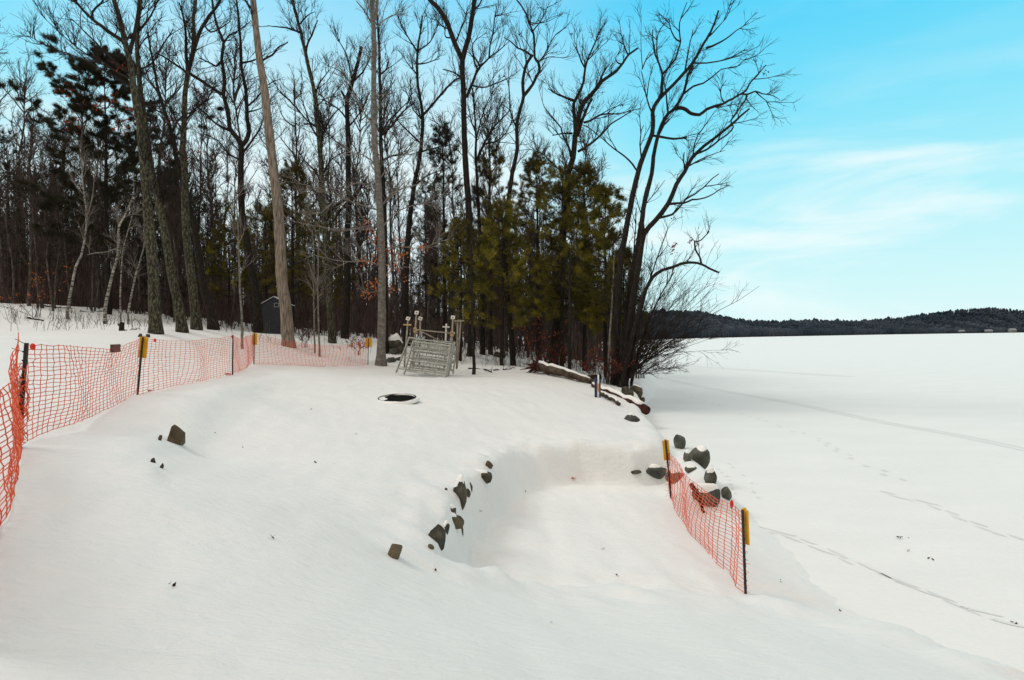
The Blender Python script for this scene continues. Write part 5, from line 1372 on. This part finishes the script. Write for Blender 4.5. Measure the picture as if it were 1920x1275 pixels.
for (px, py) in [(498, 732), (583, 768), (403, 812), (668, 815), (455, 839), (590, 868), (1156, 1080), (1130, 1030), (1704, 1009), (1740, 1048), (1703, 1034), (1750, 1050), (1905, 1170), (1898, 1168), (1466, 1092), (1573, 1145), (817, 1067), (320, 1100), (900, 960), (985, 922), (510, 1010), (1040, 1170)]:
    cent.append(hit(px, py) + [0, 0, .012])
leaf_cloud(mb, cent, .012, 3, .022)
tag(mb.build("leaf_litter", M["twig_red"]), "tiny dark bits of leaf scattered over the snow", None, None, "stuff")

# ------------------------------------------------------------------ light and sky
wd = bpy.data.worlds.new("World"); scene.world = wd; wd.use_nodes = True
nt = wd.node_tree; N, L = nt.nodes, nt.links
for n_ in list(N): N.remove(n_)
out = N.new("ShaderNodeOutputWorld"); bg = N.new("ShaderNodeBackground"); L.new(bg.outputs[0], out.inputs[0])
tc = N.new("ShaderNodeTexCoord"); sep = N.new("ShaderNodeSeparateXYZ"); L.new(tc.outputs["Generated"], sep.inputs[0])
def mathn(op, a, b=None, c=None, clamp=False):
    n_ = N.new("ShaderNodeMath"); n_.operation = op; n_.use_clamp = clamp
    for i_, v_ in enumerate((a, b, c)):
        if v_ is None: continue
        if isinstance(v_, (int, float)): n_.inputs[i_].default_value = v_
        else: L.new(v_, n_.inputs[i_])
    return n_.outputs[0]
def mrange(v, a, b, c=0, d=1):
    n_ = N.new("ShaderNodeMapRange"); n_.interpolation_type = "SMOOTHSTEP"; L.new(v, n_.inputs["Value"])
    n_.inputs["From Min"].default_value = a; n_.inputs["From Max"].default_value = b; n_.inputs["To Min"].default_value = c; n_.inputs["To Max"].default_value = d
    return n_.outputs["Result"]
def mix(f, a, b):
    n_ = N.new("ShaderNodeMix"); n_.data_type = "RGBA"
    if isinstance(f, (int, float)): n_.inputs[0].default_value = f
    else: L.new(f, n_.inputs[0])
    for i_, v_ in ((6, a), (7, b)):
        if isinstance(v_, tuple): n_.inputs[i_].default_value = v_
        else: L.new(v_, n_.inputs[i_])
    return n_.outputs[2]
SUN_EL, SUN_AZ = R(48), R(285)      # high over the wood on the left
sky = N.new("ShaderNodeTexSky"); sky.sky_type = "NISHITA"; sky.sun_disc = False
sky.sun_elevation = SUN_EL; sky.sun_rotation = SUN_AZ
skm = N.new("ShaderNodeMix"); skm.data_type = "RGBA"; skm.blend_type = "MULTIPLY"; skm.inputs[0].default_value = 1
L.new(sky.outputs[0], skm.inputs[6]); skm.inputs[7].default_value = (0.08, 0.13, 0.12, 1)
ramp = N.new("ShaderNodeValToRGB"); L.new(sep.outputs[2], ramp.inputs[0])
els = ramp.color_ramp.elements
stops = [(0.0, (0.78, 0.98, 0.985)), (0.08, (0.66, 0.96, 0.985)), (.2, (0.46, 0.91, 1.0)), (.33, (0.24, 0.80, 1.0)), (.47, (0.09, 0.68, 1.0)), (.7, (0.06, 0.45, 0.85))]
while len(els) < len(stops): els.new(.5)
for e_, (p_, c_) in zip(els, stops): e_.position = p_; e_.color = (*c_, 1)
blue = mix(0.06, ramp.outputs[0], skm.outputs[2])
# wispy cloud
mp = N.new("ShaderNodeMapping"); mp.inputs["Scale"].default_value = (1.6, 1.6, 7.0); mp.inputs["Rotation"].default_value = (0, R(-14), 0)
L.new(tc.outputs["Generated"], mp.inputs[0])
nz = N.new("ShaderNodeTexNoise"); nz.inputs["Scale"].default_value = 1.5; nz.inputs["Detail"].default_value = 7; nz.inputs["Roughness"].default_value = .55; nz.inputs["Distortion"].default_value = .5
L.new(mp.outputs[0], nz.inputs["Vector"])
wisp = mrange(nz.outputs["Fac"], .42, .68)
low_ = mrange(sep.outputs[2], .37, .22)
wf = mathn("MULTIPLY", wisp, mathn("MULTIPLY_ADD", low_, .85, .08), None, True)
c1 = mix(wf, blue, (0.86, 0.99, 1.0, 1))
# pale haze behind the wood
hz_ = mathn("MULTIPLY", mathn("MULTIPLY", mrange(sep.outputs[2], .64, .22), mrange(sep.outputs[0], .26, -.08)), mathn("MAXIMUM", mrange(sep.outputs[0], -.66, -.42), mrange(sep.outputs[2], .36, .2)))
c2 = mix(mathn("MULTIPLY", hz_, .85), c1, (0.82, 0.93, 0.95, 1))
# warm overcast added out of view, overhead and behind, to neutralise snow light
over = mathn("MAXIMUM", mrange(sep.outputs[2], .52, .72), mrange(sep.outputs[1], .28, -.1))
n2_ = N.new("ShaderNodeTexNoise"); n2_.inputs["Scale"].default_value = 2.2; n2_.inputs["Detail"].default_value = 5; L.new(tc.outputs["Generated"], n2_.inputs["Vector"])
oc = mix(n2_.outputs["Fac"], (0.68, 0.61, 0.55, 1), (0.88, 0.80, 0.72, 1))
ocs = N.new("ShaderNodeMix"); ocs.data_type = "RGBA"; ocs.blend_type = "MULTIPLY"; ocs.inputs[0].default_value = 1
L.new(oc, ocs.inputs[6]); gz = mrange(sep.outputs[2], .05, .85, .55, 1.30)
cg = N.new("ShaderNodeCombineXYZ")
for i_ in range(3): L.new(gz, cg.inputs[i_])
L.new(cg.outputs[0], ocs.inputs[7])
c3 = mix(over, c2, ocs.outputs[2])
L.new(c3, bg.inputs[0]); bg.inputs[1].default_value = 1.0

sd = bpy.data.lights.new("sun", "SUN"); sd.energy = 1.12; sd.angle = R(20); sd.color = (1, .98, .94)
so = bpy.data.objects.new("sun", sd); COL.objects.link(so)
sdir = Vector((math.sin(SUN_AZ) * math.cos(SUN_EL), math.cos(SUN_AZ) * math.cos(SUN_EL), math.sin(SUN_EL)))
so.rotation_euler = sdir.to_track_quat("Z", "Y").to_euler()

vs = scene.view_settings
vs.view_transform = "Standard"; vs.look = "None"; vs.exposure = 0; vs.gamma = 1; vs.use_curve_mapping = False
scene.cycles.use_denoising = True
